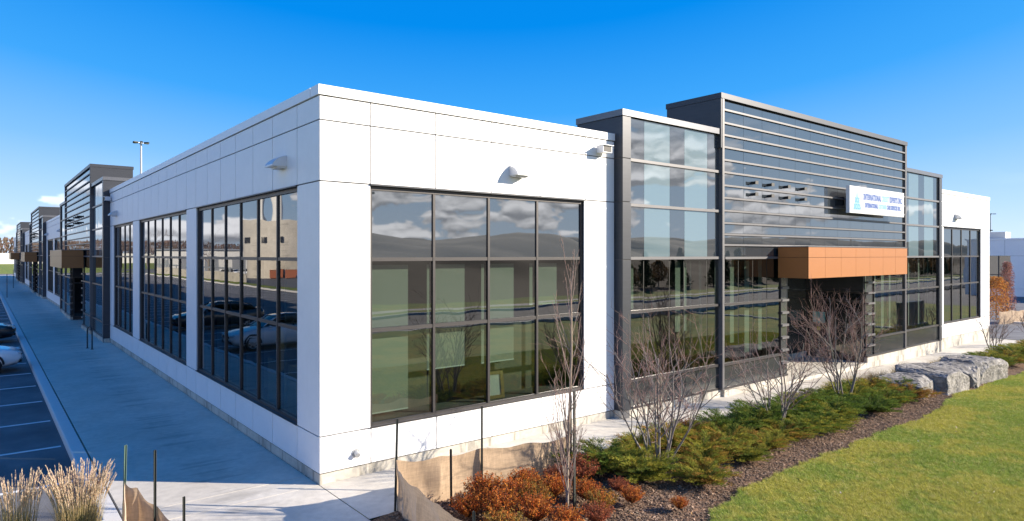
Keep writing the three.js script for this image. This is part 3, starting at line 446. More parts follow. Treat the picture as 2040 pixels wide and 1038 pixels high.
// spreading junipers: arching branches set with short feathery sprays
function juniperGeo(seed, cols) {
  const R = rng(seed), m = new MB(), UP = V(0, 1, 0);
  for (let k = 0; k < 120; k++) {
    const a = R() * 6.2832, lobe = .62 + .55 * noise3(Math.cos(a) * 2.2 + seed, Math.sin(a) * 2.2 + 7, seed), reach = lobe * (.4 + .6 * Math.sqrt(R())), rise = (.12 + .38 * R()) * (1.25 - .55 * reach), n = 9, tone = cols[Math.floor(R() * cols.length)], bend = (R() - .5) * .7; let prev = null;
    for (let i = 0; i <= n; i++) {
      const t = i / n, an = a + bend * t, p = V(Math.cos(an) * reach * t, .03 + rise * Math.sin(t * 1.75) + .05 * t * t, Math.sin(an) * reach * t);
      if (prev) {
        const d = p.clone().sub(prev).normalize(), side = d.clone().cross(UP).normalize(); if (t < .7) m.limb([prev, p], [.007, .006], 3, [.13, .085, .055]);
        if (t > .2) for (let q = 0; q < 4; q++) {                     // a flat feathery spray to either side, tipped upwards
          const sg = q % 2 ? 1 : -1, b = prev.clone().lerp(p, R()), L = .09 + .08 * R(), sd = d.clone().multiplyScalar(.85).addScaledVector(side, sg * (.35 + .5 * R())).addScaledVector(UP, .10 + .4 * R()).normalize(), c = jit(R, tone, .55);
          for (let u = 0; u < 7; u++) { const bb = b.clone().addScaledVector(sd, L * u / 7), ld = sd.clone().addScaledVector(side, (u % 2 ? .5 : -.5)).addScaledVector(rdir(R), .35).normalize(); m.leaf(bb, ld, rdir(R).cross(ld).normalize(), (.042 + .03 * R()) * (1.15 - u / 14), .0055, c); }
        }
      }
      prev = p;
    }
  }
  return m.geo();
}
const GREEN = [[.12, .18, .026], [.165, .22, .034], [.08, .13, .024]], OLIVE = [[.25, .25, .033], [.31, .285, .042], [.15, .185, .03]], BRONZE = [[.32, .215, .035], [.24, .21, .035], [.36, .21, .045]], RUST = [[.38, .18, .06], [.28, .15, .055]];
const JG = [juniperGeo(41, GREEN), juniperGeo(42, [...GREEN, ...OLIVE]), juniperGeo(43, OLIVE), juniperGeo(44, [...OLIVE, ...BRONZE]), juniperGeo(45, [...BRONZE, ...RUST])];
const JN = ['deep green', 'green olive', 'yellow olive', 'bronze tinged', 'rusty brown'];
const RJ = rng(50);
function juniper(x, z, r, hgt, kind, where) { const g = tag(group('juniper_shrub', null, x, gy(x) + hump(x, z) - .03, z, RJ() * 6.28), `${JN[kind]} spreading juniper ${where}`, 'shrub', 'spreading junipers in the bed'); const m = mesh('foliage', JG[kind], M.leaf, g); m.scale.set(r * .98, hgt * 1.0, r * .98); return g; }
for (const [x, zz, r, h, k, w] of [[4.05, 2.85, .85, 1.0, 1, 'between the burlap fence and the first bare tree'], [4.35, 3.55, .72, 1.1, 2, 'in front of the first bare tree, beside the red shrubs'], [5.1, 4.25, .55, .75, 3, 'at the lawn edge below the first bare tree'],
  [5.75, 3.85, .5, .75, 3, 'just in front of the first bare tree trunk'], [5.35, 2.3, .6, .85, 3, 'by the walk, level with the first bare tree'], [7.65, 3.95, .5, .7, 3, 'at the lawn edge, second small one past the first bare tree'], [6.95, 2.55, .6, .85, 3, 'by the walk beside the brown twiggy shrub'], [8.7, 3.05, .65, .9, 1, 'just before the trunk of the low bare tree'], [9.35, 3.85, .55, .75, 1, 'in front of the trunk of the low bare tree'],
  [10.9, 3.75, .7, .85, 2, 'between the low and the dense bare tree, near the lawn'], [12.1, 3.1, .8, .95, 0, 'just before the trunk of the dense bare tree'], [13.3, 3.15, .75, .9, 1, 'just past the trunk of the dense bare tree'], [14.5, 3.55, .7, .8, 0, 'two steps before the first boulder'], [14.2, 2.15, .6, .8, 1, 'by the walk where the dry grass tufts begin'], [22.9, 2.5, 1.0, .9, 0, 'tucked behind the flat topped boulder'], [6.15, 2.6, .62, 1.0, 3, 'just behind the first bare tree'], [6.35, 3.4, .75, .9, 3, 'right beside the first bare tree'], [6.75, 4.05, .5, .7, 2, 'small, at the lawn edge between the first two bare trees'], [7.3, 3.3, .7, .85, 3, 'midway between the first two bare trees'],
  [8.0, 2.45, .8, .95, 0, 'by the walk, before the low bare tree'], [8.6, 3.75, .62, .7, 3, 'at the lawn edge before the low bare tree'], [9.4, 2.4, .8, 1.0, 0, 'by the walk, behind the low bare tree'], [10.3, 2.95, .9, .95, 0, 'right beside the low bare tree'], [10.1, 3.9, .6, .75, 1, 'at the lawn edge below the low bare tree'],
  [11.3, 2.35, .85, .9, 1, 'by the walk between the low and the dense bare tree'], [11.5, 3.55, .85, .95, 0, 'before the dense bare tree'], [12.4, 2.4, .7, .8, 1, 'by the walk behind the dense bare tree'], [12.7, 3.85, .7, .85, 0, 'at the lawn edge below the dense bare tree'], [13.9, 2.6, .8, .85, 2, 'right beside the dense bare tree'],
  [13.8, 3.7, .75, .8, 1, 'at the lawn edge past the dense bare tree'], [14.9, 2.9, .8, .9, 3, 'between the dense bare tree and the boulders'], [15.3, 3.75, .75, .75, 4, 'low, in front of the first boulder'], [15.9, 3.2, .7, .9, 1, 'against the first boulder'],
  [24.5, 2.6, 1.1, .9, 1, 'behind the last boulder'], [26.2, 3.2, 1.1, .9, 3, 'past the last boulder by the lawn'], [28, 2.6, 1.2, 1.0, 1, 'under the first thin bare tree'], [30, 3.2, 1.2, .9, 2, 'past the boulders between the thin bare trees'], [32, 2.6, 1.2, .9, 3, 'under the second thin bare tree'], [34, 3.3, 1.2, .9, 2, 'at the far end of the bed']]) juniper(x, Math.max(zz, 2.12 + r * .8), r, h * .88, k, w);
// low shrubs in autumn colour: thin twigs and small oval leaves
function spireaGeo(seed, cols, n) {
  const R = rng(seed), m = new MB();
  for (let k = 0; k < n; k++) { const a = R() * 6.28, t = Math.sqrt(R()) * .9, d = V(Math.cos(a) * t, 1.05 - .4 * t, Math.sin(a) * t).normalize(), L = .34 + .16 * R(), end = d.clone().multiplyScalar(L), mid = d.clone().multiplyScalar(L * .5).addScaledVector(rdir(R), .03); m.limb([V(0, 0, 0), mid, end], [.004, .003, .0015], 3, [.16, .09, .06]); const tone = cols[Math.floor(R() * cols.length)];
    for (let i = 0; i < 20; i++) { const f = .3 + .7 * R(), p = f < .5 ? mid.clone().multiplyScalar(f * 2) : mid.clone().lerp(end, f * 2 - 1), ld = d.clone().multiplyScalar(.5).addScaledVector(rdir(R), .8).normalize(); m.leaf(p.addScaledVector(rdir(R), .018), ld, rdir(R).cross(ld).normalize(), .028 + .02 * R(), .008, jit(R, tone, .6)); } }
  return m.geo();
}
const ORANGE = [[.50, .15, .025], [.42, .10, .02], [.58, .22, .035], [.30, .09, .03]], REDDISH = [[.34, .09, .04], [.26, .085, .05], [.40, .13, .05]], YELLOWISH = [[.40, .20, .03], [.26, .18, .04], [.48, .16, .03]];
const SG = [spireaGeo(61, ORANGE, 190), spireaGeo(62, REDDISH, 190), spireaGeo(63, YELLOWISH, 170)], SN = ['bright orange', 'dull red', 'yellow orange'];
for (const [x, z, r, k, w] of [[1.55, 2.75, 1.15, 0, 'inside the burlap fence, beside its tallest stake'], [1.35, 3.35, 1.15, 0, 'inside the front burlap, largest of the group'], [1.0, 3.9, 1.0, 2, 'inside the front burlap near its low end'], [2.35, 2.75, .95, 0, 'against the middle of the rear burlap'], [2.05, 3.35, .9, 2, 'beside the trunk of the slim tree'], [2.95, 2.85, .8, 1, 'against the end of the rear burlap'], [3.35, 3.0, 1.2, 1, 'beside the first green juniper'],
  [2.9, 3.6, .85, 0, 'just past the slim young tree'], [2.7, 4.1, .9, 2, 'in front of the slim young tree'], [3.5, 3.75, .6, 1, 'small, between the slim tree and the junipers'], [3.3, 4.2, .7, 0, 'small, in the open mulch'], [2.3, 4.4, .8, 1, 'in the mulch before the metal stake'], [3.75, 4.75, .5, 0, 'tiny, near the lawn corner'], [1.8, 4.3, .9, 0, 'in the mulch behind the front burlap'], [1.05, 3.0, .95, 0, 'tight behind the front burlap, level with the short stake'], [1.85, 3.05, 1.0, 0, 'between the two largest orange ones'], [1.65, 3.8, 1.05, 0, 'in the thick of the orange group behind the front burlap'], [2.55, 3.25, .9, 0, 'between the rear burlap and the slim tree'], [.75, 4.4, 1.0, 2, 'in the forward corner of the front burlap'], [2.3, 3.05, .8, 2, 'small, behind the slim tree']]) {
  const g = tag(group('autumn_shrub', null, x, .03 + hump(x, z), z, RJ() * 6.28), `${SN[k]} leafy low shrub ${w}`, 'shrub', 'autumn coloured low shrubs'); const m = mesh('foliage', SG[k], M.leaf, g); m.scale.setScalar(r * .86);
}
{ const g = tag(group('brown_shrub', null, 7.3, .02, 2.3, 1), 'small bare reddish brown shrub beside the front walk', 'shrub'); const m = mesh('foliage', SG[1], M.leaf, g); m.scale.set(.8, 1, .8); }
// tall feather grass by the lot and short grass by the walk
function featherGeo(seed, n, h, sp) {
  const R = rng(seed), green = new MB(), plume = new MB();
  for (let k = 0; k < n * 3; k++) { const a = R() * 6.28, lean = (.25 + .75 * R()) * sp, L = h * (.35 + .45 * R()), pts = [], br = .26 * Math.sqrt(R()), ba = a + R() - .5, bx = Math.cos(ba) * br, bz = Math.sin(ba) * br; for (let i = 0; i <= 5; i++) { const t = i / 5; pts.push(V(Math.cos(a) * lean * L * t * t * .9 + bx, L * (t - .28 * lean * t * t), Math.sin(a) * lean * L * t * t * .9 + bz)); } const c = R() < .3 ? [.13, .15, .035] : [.38, .29, .11]; green.blade(pts, .0035, V(-Math.sin(a), 0, Math.cos(a)), jit(R, R() < .5 ? [.16, .17, .04] : c, .4), jit(R, [.46, .36, .17], .3)); }
  for (let k = 0; k < n; k++) { const a = R() * 6.28, lean = Math.pow(R(), .9) * sp * .6, L = h * (.72 + .32 * R()), br = .05 + .2 * Math.sqrt(R()), pt = (t) => V(Math.cos(a) * (br + lean * L * t * t), L * (t - .12 * lean * t * t), Math.sin(a) * (br + lean * L * t * t)), pts = [0, .25, .5, .75, 1].map(pt);
    plume.limb(pts, [.0022, .002, .0018, .0015, .001], 3, [.44, .33, .15], [.55, .45, .30]);
    for (let i = 0; i < 60; i++) { const t = .66 + .34 * R(), p = pt(t), d = pt(Math.min(1, t + .02)).sub(pt(t - .02)).normalize().addScaledVector(rdir(R), .22).normalize(); plume.leaf(p, d, rdir(R).cross(d).normalize(), .03 + .022 * R(), .0028 * (1.3 - Math.abs(t - .82) * 2), jit(R, [.66, .52, .38], .35)); } }
  return [green.geo(), plume.geo()];
}
const FG = [featherGeo(71, 230, 1.02, .46), featherGeo(72, 130, .92, .32)];
for (const [x, z, k, ry, l] of [[-3.48, -.12, 0, 0, 'tall pale feather grass clump leaning over the white kerb end'], [-4.20, -.55, 1, 1, 'narrower pale feather grass clump beside the asphalt, away from the kerb end']]) { const g = tag(group('feather_grass', null, x, -.02, z, ry), l, 'grass clump', 'feather grass clumps'); mesh('leaves', FG[k][0], M.leaf, g); mesh('plumes', FG[k][1], M.leaf, g); }
const TG = (() => { const R = rng(81), m = new MB(); for (let k = 0; k < 420; k++) { const a = R() * 6.28, lean = .3 + R(), L = .3 + .28 * R(), o = V((R() - .5) * .16, 0, (R() - .5) * .16), pts = [0, .35, .7, 1].map((t) => o.clone().add(V(Math.cos(a) * lean * L * t * t * .7, L * (t - .3 * lean * t * t), Math.sin(a) * lean * L * t * t * .7))); m.blade(pts, .004, V(-Math.sin(a), 0, Math.cos(a)), jit(R, R() < .25 ? [.12, .14, .04] : [.24, .18, .08], .4), jit(R, [.42, .33, .19], .35)); } return m.geo(); })();
for (let i = 0; i < 14; i++) { const x = 14.2 + i * .68, z = 2.05 + .2 * RJ(); const g = tag(group('grass_tuft', null, x, gy(x), z, RJ() * 6.28), 'dry tan grass tuft in the row between the front walk and the boulders', 'grass tuft', 'dry grass tufts along the walk'); const m = mesh('blades', TG, M.leaf, g); m.scale.setScalar(.9 + .4 * RJ()); }

// ---------------------------------------------------------------- mulch chips and grass blades
{
  const R = rng(91), n = 42000, chip = new THREE.BoxGeometry(1, .16, .34), im = new THREE.InstancedMesh(chip, std({ color: lin(1, 1, 1), roughness: 1 }), n); im.name = 'mulch_chips'; const o = new THREE.Object3D(), col = new THREE.Color();
  for (let i = 0; i < n; i++) { const x = .25 + 17.5 * Math.pow(R(), 1.35), z = lerp(x < 4 ? 2.0 : 1.72, zl(x) + .16 * R(), R()); o.position.set(x, gy(x) - .012 + hump(x, z) + .008 * R(), z); o.rotation.set((R() - .5) * .9, R() * 6.28, (R() - .5) * .9); o.scale.setScalar(.018 + .035 * R()); o.updateMatrix(); im.setMatrixAt(i, o.matrix); const g = .35 + R() * .9 + (R() < .06 ? 1.4 : 0); col.setRGB(.23 * g, .155 * g, .105 * g); im.setColorAt(i, col); }
  tag(im, 'brown wood chip mulch covering the planting bed', 'mulch'); im.userData.kind = 'stuff'; im.castShadow = im.receiveShadow = true; scene.add(im);
  const tuft = new MB(), T = rng(92); for (let k = 0; k < 7; k++) { const a = T() * 6.28, l = .3 + T() * .9, b = V((T() - .5) * .03, 0, (T() - .5) * .03), h = .028 + .02 * T(); tuft.blade([b, b.clone().add(V(Math.cos(a) * l * h * .4, h * .6, Math.sin(a) * l * h * .4)), b.clone().add(V(Math.cos(a) * l * h, h, Math.sin(a) * l * h))], .0022, V(-Math.sin(a), 0, Math.cos(a)), [1, 1, 1], [1, 1, 1]); }
  const m2 = 230000, gm = new THREE.InstancedMesh(tuft.geo(), phy({ color: lin(1, 1, 1), roughness: .9, transmission: .3, thickness: 0, side: THREE.DoubleSide }), m2); gm.name = 'lawn_grass';
  for (let i = 0; i < m2; i++) { const x = 3.2 + 26 * Math.pow(R(), 1.7), e = zl(x), z = e - .05 + .12 * R() + (9.6 - e) * R(); o.position.set(x, gy(x) + .006 + .04 * (noise3(x * .7, z * .7, 8) - .5), z); o.rotation.set(0, R() * 6.28, 0); o.scale.setScalar(.7 + .75 * R()); o.updateMatrix(); gm.setMatrixAt(i, o.matrix); const p = sstep(.36, .66, fbm(x * .8, z * .8, 3, 3) * .7 + .3 * noise3(x * 6, z * 6, 2)), dry = R() < .10 ? 1 : 0, f = .75 + .5 * R(); col.setRGB(lerp(lerp(.30, .50, p), .70, dry) * f, lerp(lerp(.385, .465, p), .60, dry) * f, lerp(lerp(.035, .06, p), .20, dry) * f); gm.setColorAt(i, col); }
  tag(gm, 'short mown green and yellowish lawn grass', 'grass'); gm.userData.kind = 'stuff'; gm.receiveShadow = true; scene.add(gm);
}

{ // a few dead leaves blown about
  const R = rng(95), m = new MB(); for (let k = 0; k < 520; k++) { const x = 1 + 24 * Math.pow(R(), 1.4), z = 2 + 7 * R(), y = gy(x) + (z > zl(x) ? .045 : .03 + hump(x, z)), d = V(R() - .5, (R() - .5) * .5, R() - .5).normalize(), w = V(-d.z, .2 * (R() - .5), d.x).normalize(); m.leaf(V(x, y, z), d, w, .035 + .03 * R(), .013, jit(R, R() < .3 ? [.6, .55, .42] : [.36, .22, .10], .6)); }
  const l = mesh('fallen_leaves', m.geo(), M.leaf); tag(l, 'scattered small dead leaves on the mulch and lawn', 'leaves'); l.userData.kind = 'stuff';
}
// ---------------------------------------------------------------- boulders: squared blocks of limestone
function boulder(x, z, sx, sy, sz, ry, seed, label) {              // a block split along rough planes
  const R = rng(seed * 91 + 5), planes = [[1, 0, 0], [-1, 0, 0], [0, 1, 0], [0, -1, 0], [0, 0, 1], [0, 0, -1]].map((n) => [V(n[0] + (R() - .5) * .26, n[1] + (R() - .5) * .16, n[2] + (R() - .5) * .26).normalize(), .5]);
  for (let k = 0; k < 16; k++) { const n = rdir(R); n.y = Math.abs(n.y) * .9 - .2; planes.push([n.normalize(), .56 + .16 * R()]); }
  const g = new THREE.BoxGeometry(1, 1, 1, 56, 40, 52), p = g.attributes.position, v = new THREE.Vector3();
  for (let i = 0; i < p.count; i++) {
    v.fromBufferAttribute(p, i).normalize(); const n = v.clone(); let t = 9, hit = n; for (const [pn, d] of planes) { const c = n.dot(pn); if (c > .05 && d / c < t) { t = d / c; hit = pn; } }
    v.multiplyScalar(t); v.set(v.x * sx, v.y * sy, v.z * sz); const q = (k, o) => fbm(v.x * k + seed * 7, v.y * k + 20, v.z * k + 50, o) - .5, ridge = Math.abs(fbm(v.x * 3.2 + seed, v.y * 5 + 3, v.z * 3.2 + 9, 3) - .5), w = .07 * q(2.4, 3) + .035 * q(11, 3) - .03 * sstep(.04, 0, ridge); v.addScaledVector(hit, w);
    p.setXYZ(i, v.x, v.y, v.z);
  }
  g.translate(0, sy * .5 - .06, 0); g.deleteAttribute('uv'); g.deleteAttribute('normal'); const w = mergeVertices(g, 1e-4); w.computeVertexNormals(); const h = w.toNonIndexed(), hp = h.attributes.position, U = [], A = V(0, 0, 0), Bv = V(0, 0, 0), Cv = V(0, 0, 0);
  for (let i = 0; i < hp.count; i += 3) { A.fromBufferAttribute(hp, i); Bv.fromBufferAttribute(hp, i + 1); Cv.fromBufferAttribute(hp, i + 2); const n = Bv.clone().sub(A).cross(Cv.clone().sub(A)).normalize(); for (const q of [A, Bv, Cv]) U.push(...(Math.abs(n.y) > .6 ? [q.x + seed, q.z] : Math.abs(n.x) > Math.abs(n.z) ? [q.z + seed, q.y] : [q.x + seed, q.y])); }
  h.setAttribute('uv', new THREE.Float32BufferAttribute(U, 2)); const m = mesh('boulder', h, M.rock); m.position.set(x, gy(x), z); m.rotation.y = ry; return tag(m, label, 'boulder', 'grey limestone boulders by the lawn');
}
boulder(16.5, 3.2, 1.7, .56, 1.25, .1, 1, 'grey limestone boulder beside the rusty juniper, lowest of the row');
boulder(18.25, 3.35, 1.8, .70, 1.4, -.06, 2, 'largest grey limestone boulder, second of the row from the junipers');
boulder(19.85, 3.45, 1.3, .66, 1.25, .15, 3, 'narrow grey limestone boulder wedged between two wider ones');
boulder(21.55, 3.4, 2.0, .74, 1.4, -.1, 4, 'flat topped grey limestone boulder at the far end of the row');

// ---------------------------------------------------------------- silt fences of burlap on steel stakes
function fence(pts, label, stakes, seed) {
  const g = tag(group('silt_fence'), label, 'fence'), R = rng(seed), c = new THREE.CatmullRomCurve3(pts.map((p) => V(p[0], 0, p[1])), false, 'catmullrom', .3), n = pts.length * 22, rows = 14, P = [], U = [], I = [];
  let len = 0, last = null;
  for (let i = 0; i <= n; i++) {
    const t = i / n, q = c.getPoint(t), tan = c.getTangent(t), nx = -tan.z, nz = tan.x, k = t * (pts.length - 1), a = Math.floor(Math.min(k, pts.length - 1.001)), top = lerp(pts[a][2], pts[a + 1][2], k - a) - .055 * Math.sin((k - a) * Math.PI) ** 2, bot = lerp(pts[a][3], pts[a + 1][3], k - a);
    if (last) len += q.distanceTo(last); last = q;
    for (let j = 0; j <= rows; j++) { const s = j / rows, w = .05 * Math.sin((k - a) * Math.PI) * Math.sin(s * Math.PI) * (seed % 2 ? 1 : -1) + .035 * (noise3(len * 2.2, s * 2, seed) - .5) * 2 + .012 * (noise3(len * 9, s * 3, seed + 3) - .5); P.push(q.x + nx * w, lerp(bot, top + .02 * (noise3(len * 3, 1, seed) - .5), s), q.z + nz * w); U.push(len, s * (top - bot)); }
  }
  for (let i = 0; i < n; i++) for (let j = 0; j < rows; j++) { const a = i * (rows + 1) + j, b = a + rows + 1; I.push(a, b, a + 1, a + 1, b, b + 1); }
  const geo = new THREE.BufferGeometry(); geo.setAttribute('position', new THREE.Float32BufferAttribute(P, 3)); geo.setAttribute('uv', new THREE.Float32BufferAttribute(U, 2)); geo.setIndex(I); geo.computeVertexNormals(); mesh('burlap', geo, M.burlap, g);
  for (const [x, z, h, tilt, mat] of stakes) { const s = boxes(g, 'stake', mat || M.steel, [[-.02, .02, -.12, h, -.004, .004], [-.003, .003, -.12, h, .004, .026]]); s.position.set(x, 0, z); s.rotation.set(0, .6, tilt); }
  return g;
}
fence([[3.95, 2.2, .66, -.02], [2.95, 2.16, .70, -.02], [1.98, 2.02, .74, -.02], [1.2, 1.98, .74, -.02], [.48, 1.86, .80, -.02]], 'sunlit burlap silt fence between the front walk and the orange shrubs', [[3.75, 2.36, 1.45, 0], [1.98, 2.05, 1.45, .0]], 3);
fence([[.47, 1.88, .82, -.02], [.34, 2.3, .74, -.02], [.2, 2.95, .73, -.02], [.09, 3.7, .74, -.02], [.06, 4.5, .74, -.02], [.06, 5.6, .72, -.02]], 'shaded burlap silt fence running forward from the tall bent stake', [[.46, 1.84, 1.42, -.05], [1.12, 2.42, .98, .02], [.06, 4.5, .9, 0]], 4);
fence([[-3.12, 1.2, .35, -.02], [-3.06, .7, .6, -.02], [-3.0, .32, .84, -.02], [-2.83, .40, .70, -.02], [-2.60, .62, .42, -.02], [-2.42, 1.1, .3, -.02], [-2.4, 1.8, .25, -.02]], 'small burlap silt fence bunched on a green stake by the feather grass', [[-3.0, .3, 1.30, -.03, M.steelGreen], [-2.66, .62, 1.25, .0], [-2.36, .95, .62, 0]], 5);

// ---------------------------------------------------------------- bicycle hoops, pole, cars
function hoop(x, z, label, posts) { const c = new THREE.CatmullRomCurve3([V(0, -.02, -.28), V(0, .7, -.28), V(0, .86, -.22), V(0, .93, 0), V(0, .86, .22), V(0, .7, .28), V(0, -.02, .28)], false, 'catmullrom', .35); const g = tag(group('bicycle_rack', null, x, 0, z, .2), label, 'bicycle rack'); mesh('hoop', new THREE.TubeGeometry(c, 40, .026, 10), M.black, g); for (const s of [-.28, .28]) { const f = new THREE.CylinderGeometry(.06, .06, .012, 16); f.translate(0, .006, s); mesh('foot_plate', f, M.black, g); } }
hoop(-.98, -22.0, 'black hoop bicycle rack on the pavement beside the first dark pier');
function bollard(x, z, label) { const g = tag(group('signpost', null, x, 0, z), label, 'signpost'); const c = new THREE.CylinderGeometry(.03, .03, 2.2, 10); c.translate(0, 1.1, 0); mesh('post', c, M.black, g); box(g, 'plate', M.galv, -.006, .006, 1.7, 2.15, -.15, .15); }
bollard(-2.7, -66, 'thin dark signpost at the kerb edge, beside the second white stretch of the long side'); bollard(-1.6, -87, 'thin dark signpost on the pavement beside the second entrance bay');
function car(x, z, ry, paint, label, L = 4.55) {
  const g = tag(group('parked_car', null, x, -.15, z, ry), label, 'car');        // nose towards +x of its own frame, x = 0 at the nose
  const st = [[0, .46, .62, .66], [-.12, .28, .74, .80], [-.45, .22, .84, .87], [-1.0, .2, .93, .89], [-1.45, .2, .99, .9], [-2.4, .2, 1.0, .9], [-3.4, .2, 1.02, .9], [-3.95, .22, 1.06, .88], [-4.35, .28, 1.04, .82], [-4.5, .45, .94, .7]].map((q) => [q[0] * L / 4.5, ...q.slice(1)]);
  const ring = ([X, lo, hi, w]) => [[0, lo], [w * .8, lo], [w * .96, lo + .1], [w, lerp(lo, hi, .45)], [w * .985, lerp(lo, hi, .72)], [w * .93, hi - .03], [w * .78, hi], [0, hi + .035]].flatMap((q, i, a) => [V(X, q[1], q[0])]);
  const loft = (secs) => { const p = [], id = [], m = secs[0].length; for (const s of secs) for (const v of s) p.push(v.x, v.y, v.z); for (let i = 0; i < secs.length - 1; i++) for (let j = 0; j < m - 1; j++) { const a = i * m + j, b = a + m; id.push(a, a + 1, b, a + 1, b + 1, b); } const o = new THREE.BufferGeometry(); o.setAttribute('position', new THREE.Float32BufferAttribute(p, 3)); o.setIndex(id); o.computeVertexNormals(); return o; };
  const both = (secs) => secs.map((s) => [...s.slice().reverse().map((v) => V(v.x, v.y, -v.z)), ...s.slice(1)]);
  const body = both(st.map(ring)), cap = (s, x) => s.map((v) => V(x, lerp(v.y, .55, .75), v.z * .2));
  mesh('body', loft([cap(body[0], .02), ...body, cap(body[body.length - 1], -L - .02)]), paint, g);
  const cab = [[-1.22, .98, .98, .70], [-1.95, .98, 1.40, .62], [-2.3, .98, 1.455, .62], [-3.0, .98, 1.46, .62], [-3.55, 1.0, 1.36, .60], [-4.12, 1.02, 1.06, .62]].map((q) => { const X = q[0] * L / 4.5; return [V(X, q[1], .80), V(X, lerp(q[1], q[2], .6), lerp(.79, q[3], .6)), V(X, q[2] - .02, q[3]), V(X, q[2], q[3] * .85), V(X, q[2] + .02, 0)]; });
  mesh('cabin_glass', loft(both(cab)), M.carGlass, g);
  const roof = cab.slice(1, 5).map((s, i) => [V(s[0].x, s[2].y + .012, s[2].z + .012), V(s[0].x, s[3].y + .014, s[3].z), V(s[0].x, s[4].y + .014, 0)]); mesh('roof', loft(both(roof)), paint, g);
  for (const sd of [-1, 1]) {
    for (const [X, t] of [[-1.25, -1.97], [-2.62, -2.62], [-4.1, -3.5]]) { const a = V(X * L / 4.5, 1.0, sd * .812), b = V(t * L / 4.5, 1.42, sd * .635), m = new MB(); m.limb([a, b], [.035, .03], 6, [1, 1, 1]); mesh('pillar', m.geo(), X < -2 && X > -3 ? M.black : paint, g); }
    for (const X of [-.86, -3.52]) { const w = group('wheel', g, X * L / 4.5, .32, sd * .80); const ty = new THREE.TorusGeometry(.245, .085, 12, 32); mesh('tyre', ty, M.rubber, w); const hub = new THREE.CylinderGeometry(.19, .19, .03, 24); hub.rotateX(Math.PI / 2); const sp = [hub]; mesh('brake_disc', hub, M.black, w); const ar = []; for (let k = 0; k < 5; k++) { const bx = new THREE.BoxGeometry(.06, .2, .03); bx.translate(0, .1, sd * .05); bx.rotateZ(k * 1.2566); ar.push(bx); } const rim = new THREE.TorusGeometry(.2, .02, 8, 32); rim.translate(0, 0, sd * .05); mesh('rim', mergeGeometries([...ar, rim].map((q) => q.toNonIndexed())), M.alloy, w);
      const arch = new THREE.TorusGeometry(.36, .035, 6, 20, Math.PI); arch.translate(X * L / 4.5, .33, sd * .885); mesh('wheel_arch', arch, M.black, g); }
    const hl = new THREE.SphereGeometry(1, 16, 10); hl.scale(.20, .055, .13); hl.rotateY(sd * .5); hl.translate(-.16, .68, sd * .62); mesh('headlight', hl, M.lampGlass, g);
    const am = new THREE.SphereGeometry(1, 12, 8); am.scale(.07, .045, .05); am.translate(-.30, .70, sd * .74); mesh('indicator', am, M.amber, g);
    const tl = new THREE.SphereGeometry(1, 12, 8); tl.scale(.08, .09, .18); tl.translate(-L + .14, .84, sd * .6); mesh('tail_light', tl, std({ color: lin(.35, .02, .02), roughness: .2 }), g);
    const mi = new THREE.SphereGeometry(1, 12, 8); mi.scale(.07, .06, .11); mi.translate(-1.55, 1.02, sd * .98); mesh('mirror', mi, paint, g);
  }
  const gr = new RoundedBoxGeometry(.06, .10, .8, 3, .02); gr.translate(.0, .60, 0); mesh('grille', gr, M.black, g); const in2 = new RoundedBoxGeometry(.10, .11, 1.15, 3, .03); in2.translate(-.035, .38, 0); mesh('lower_intake', in2, M.black, g);
  const pl = new RoundedBoxGeometry(.02, .11, .30, 2, .006); pl.translate(.045, .47, 0); mesh('number_plate', pl, M.lamp, g);
  return g;
}
const carA = car(-3.45, -18.75, 0, M.carWhite, 'white saloon car parked nose-in at the kerb');
const carB = car(-3.3, -28.6, 0, M.carBlack, 'black saloon car parked nose-in at the kerb', 4.8);
for (const [x, z, l] of [[-30, -118, 'white car parked beyond the low concrete wall, next to the dark one'], [-33.5, -121, 'second white car parked beyond the low concrete wall']]) copy(carA, x, -.15, z, 1.2, l);
copy(carB, -34.5, -.15, -92, .9, 'dark car standing in the yard before the concrete works');

// ---------------------------------------------------------------- mirrored in the glass: works yard, far wall, lamps, trees; and what stands on the horizon
function poleLamp(x, z, h, label, heads = 2, y0 = -.2) {
  const g = tag(group('light_pole', null, x, y0, z), label, 'light pole'); const c = new THREE.CylinderGeometry(h * .006 + .02, h * .010 + .04, h, 12); c.translate(0, h / 2, 0); mesh('pole', c, M.galv, g);
  const hs = h > 20 ? 1.1 : .55; for (let k = 0; k < heads; k++) { const a = k / heads * 6.2832 + .4, b = boxGeo(0, hs * 1.1, h - .05, h + .05, -.04, .04), hd = boxGeo(hs * .8, hs * 1.8, h - .12 * hs, h + .14 * hs, -.28 * hs, .28 * hs); b.rotateY(a); hd.rotateY(a); mesh('arm', b, M.galv, g); mesh('lamp_head', hd, M.steel, g); }
  return g;
}
poleLamp(27.5, -181, 33, 'tall high-mast light pole behind the white roof', 6);
poleLamp(174, -37, 13.4, 'light pole above the roof of the far building', 4); poleLamp(120, -22.5, 8.0, 'shorter light pole beside the end of the white front wall', 2);
poleLamp(-38, -112, 9.5, 'light pole beside the works yard wall', 1); poleLamp(15.5, 30.4, 8.4, 'street lamp on the path across the street', 1);
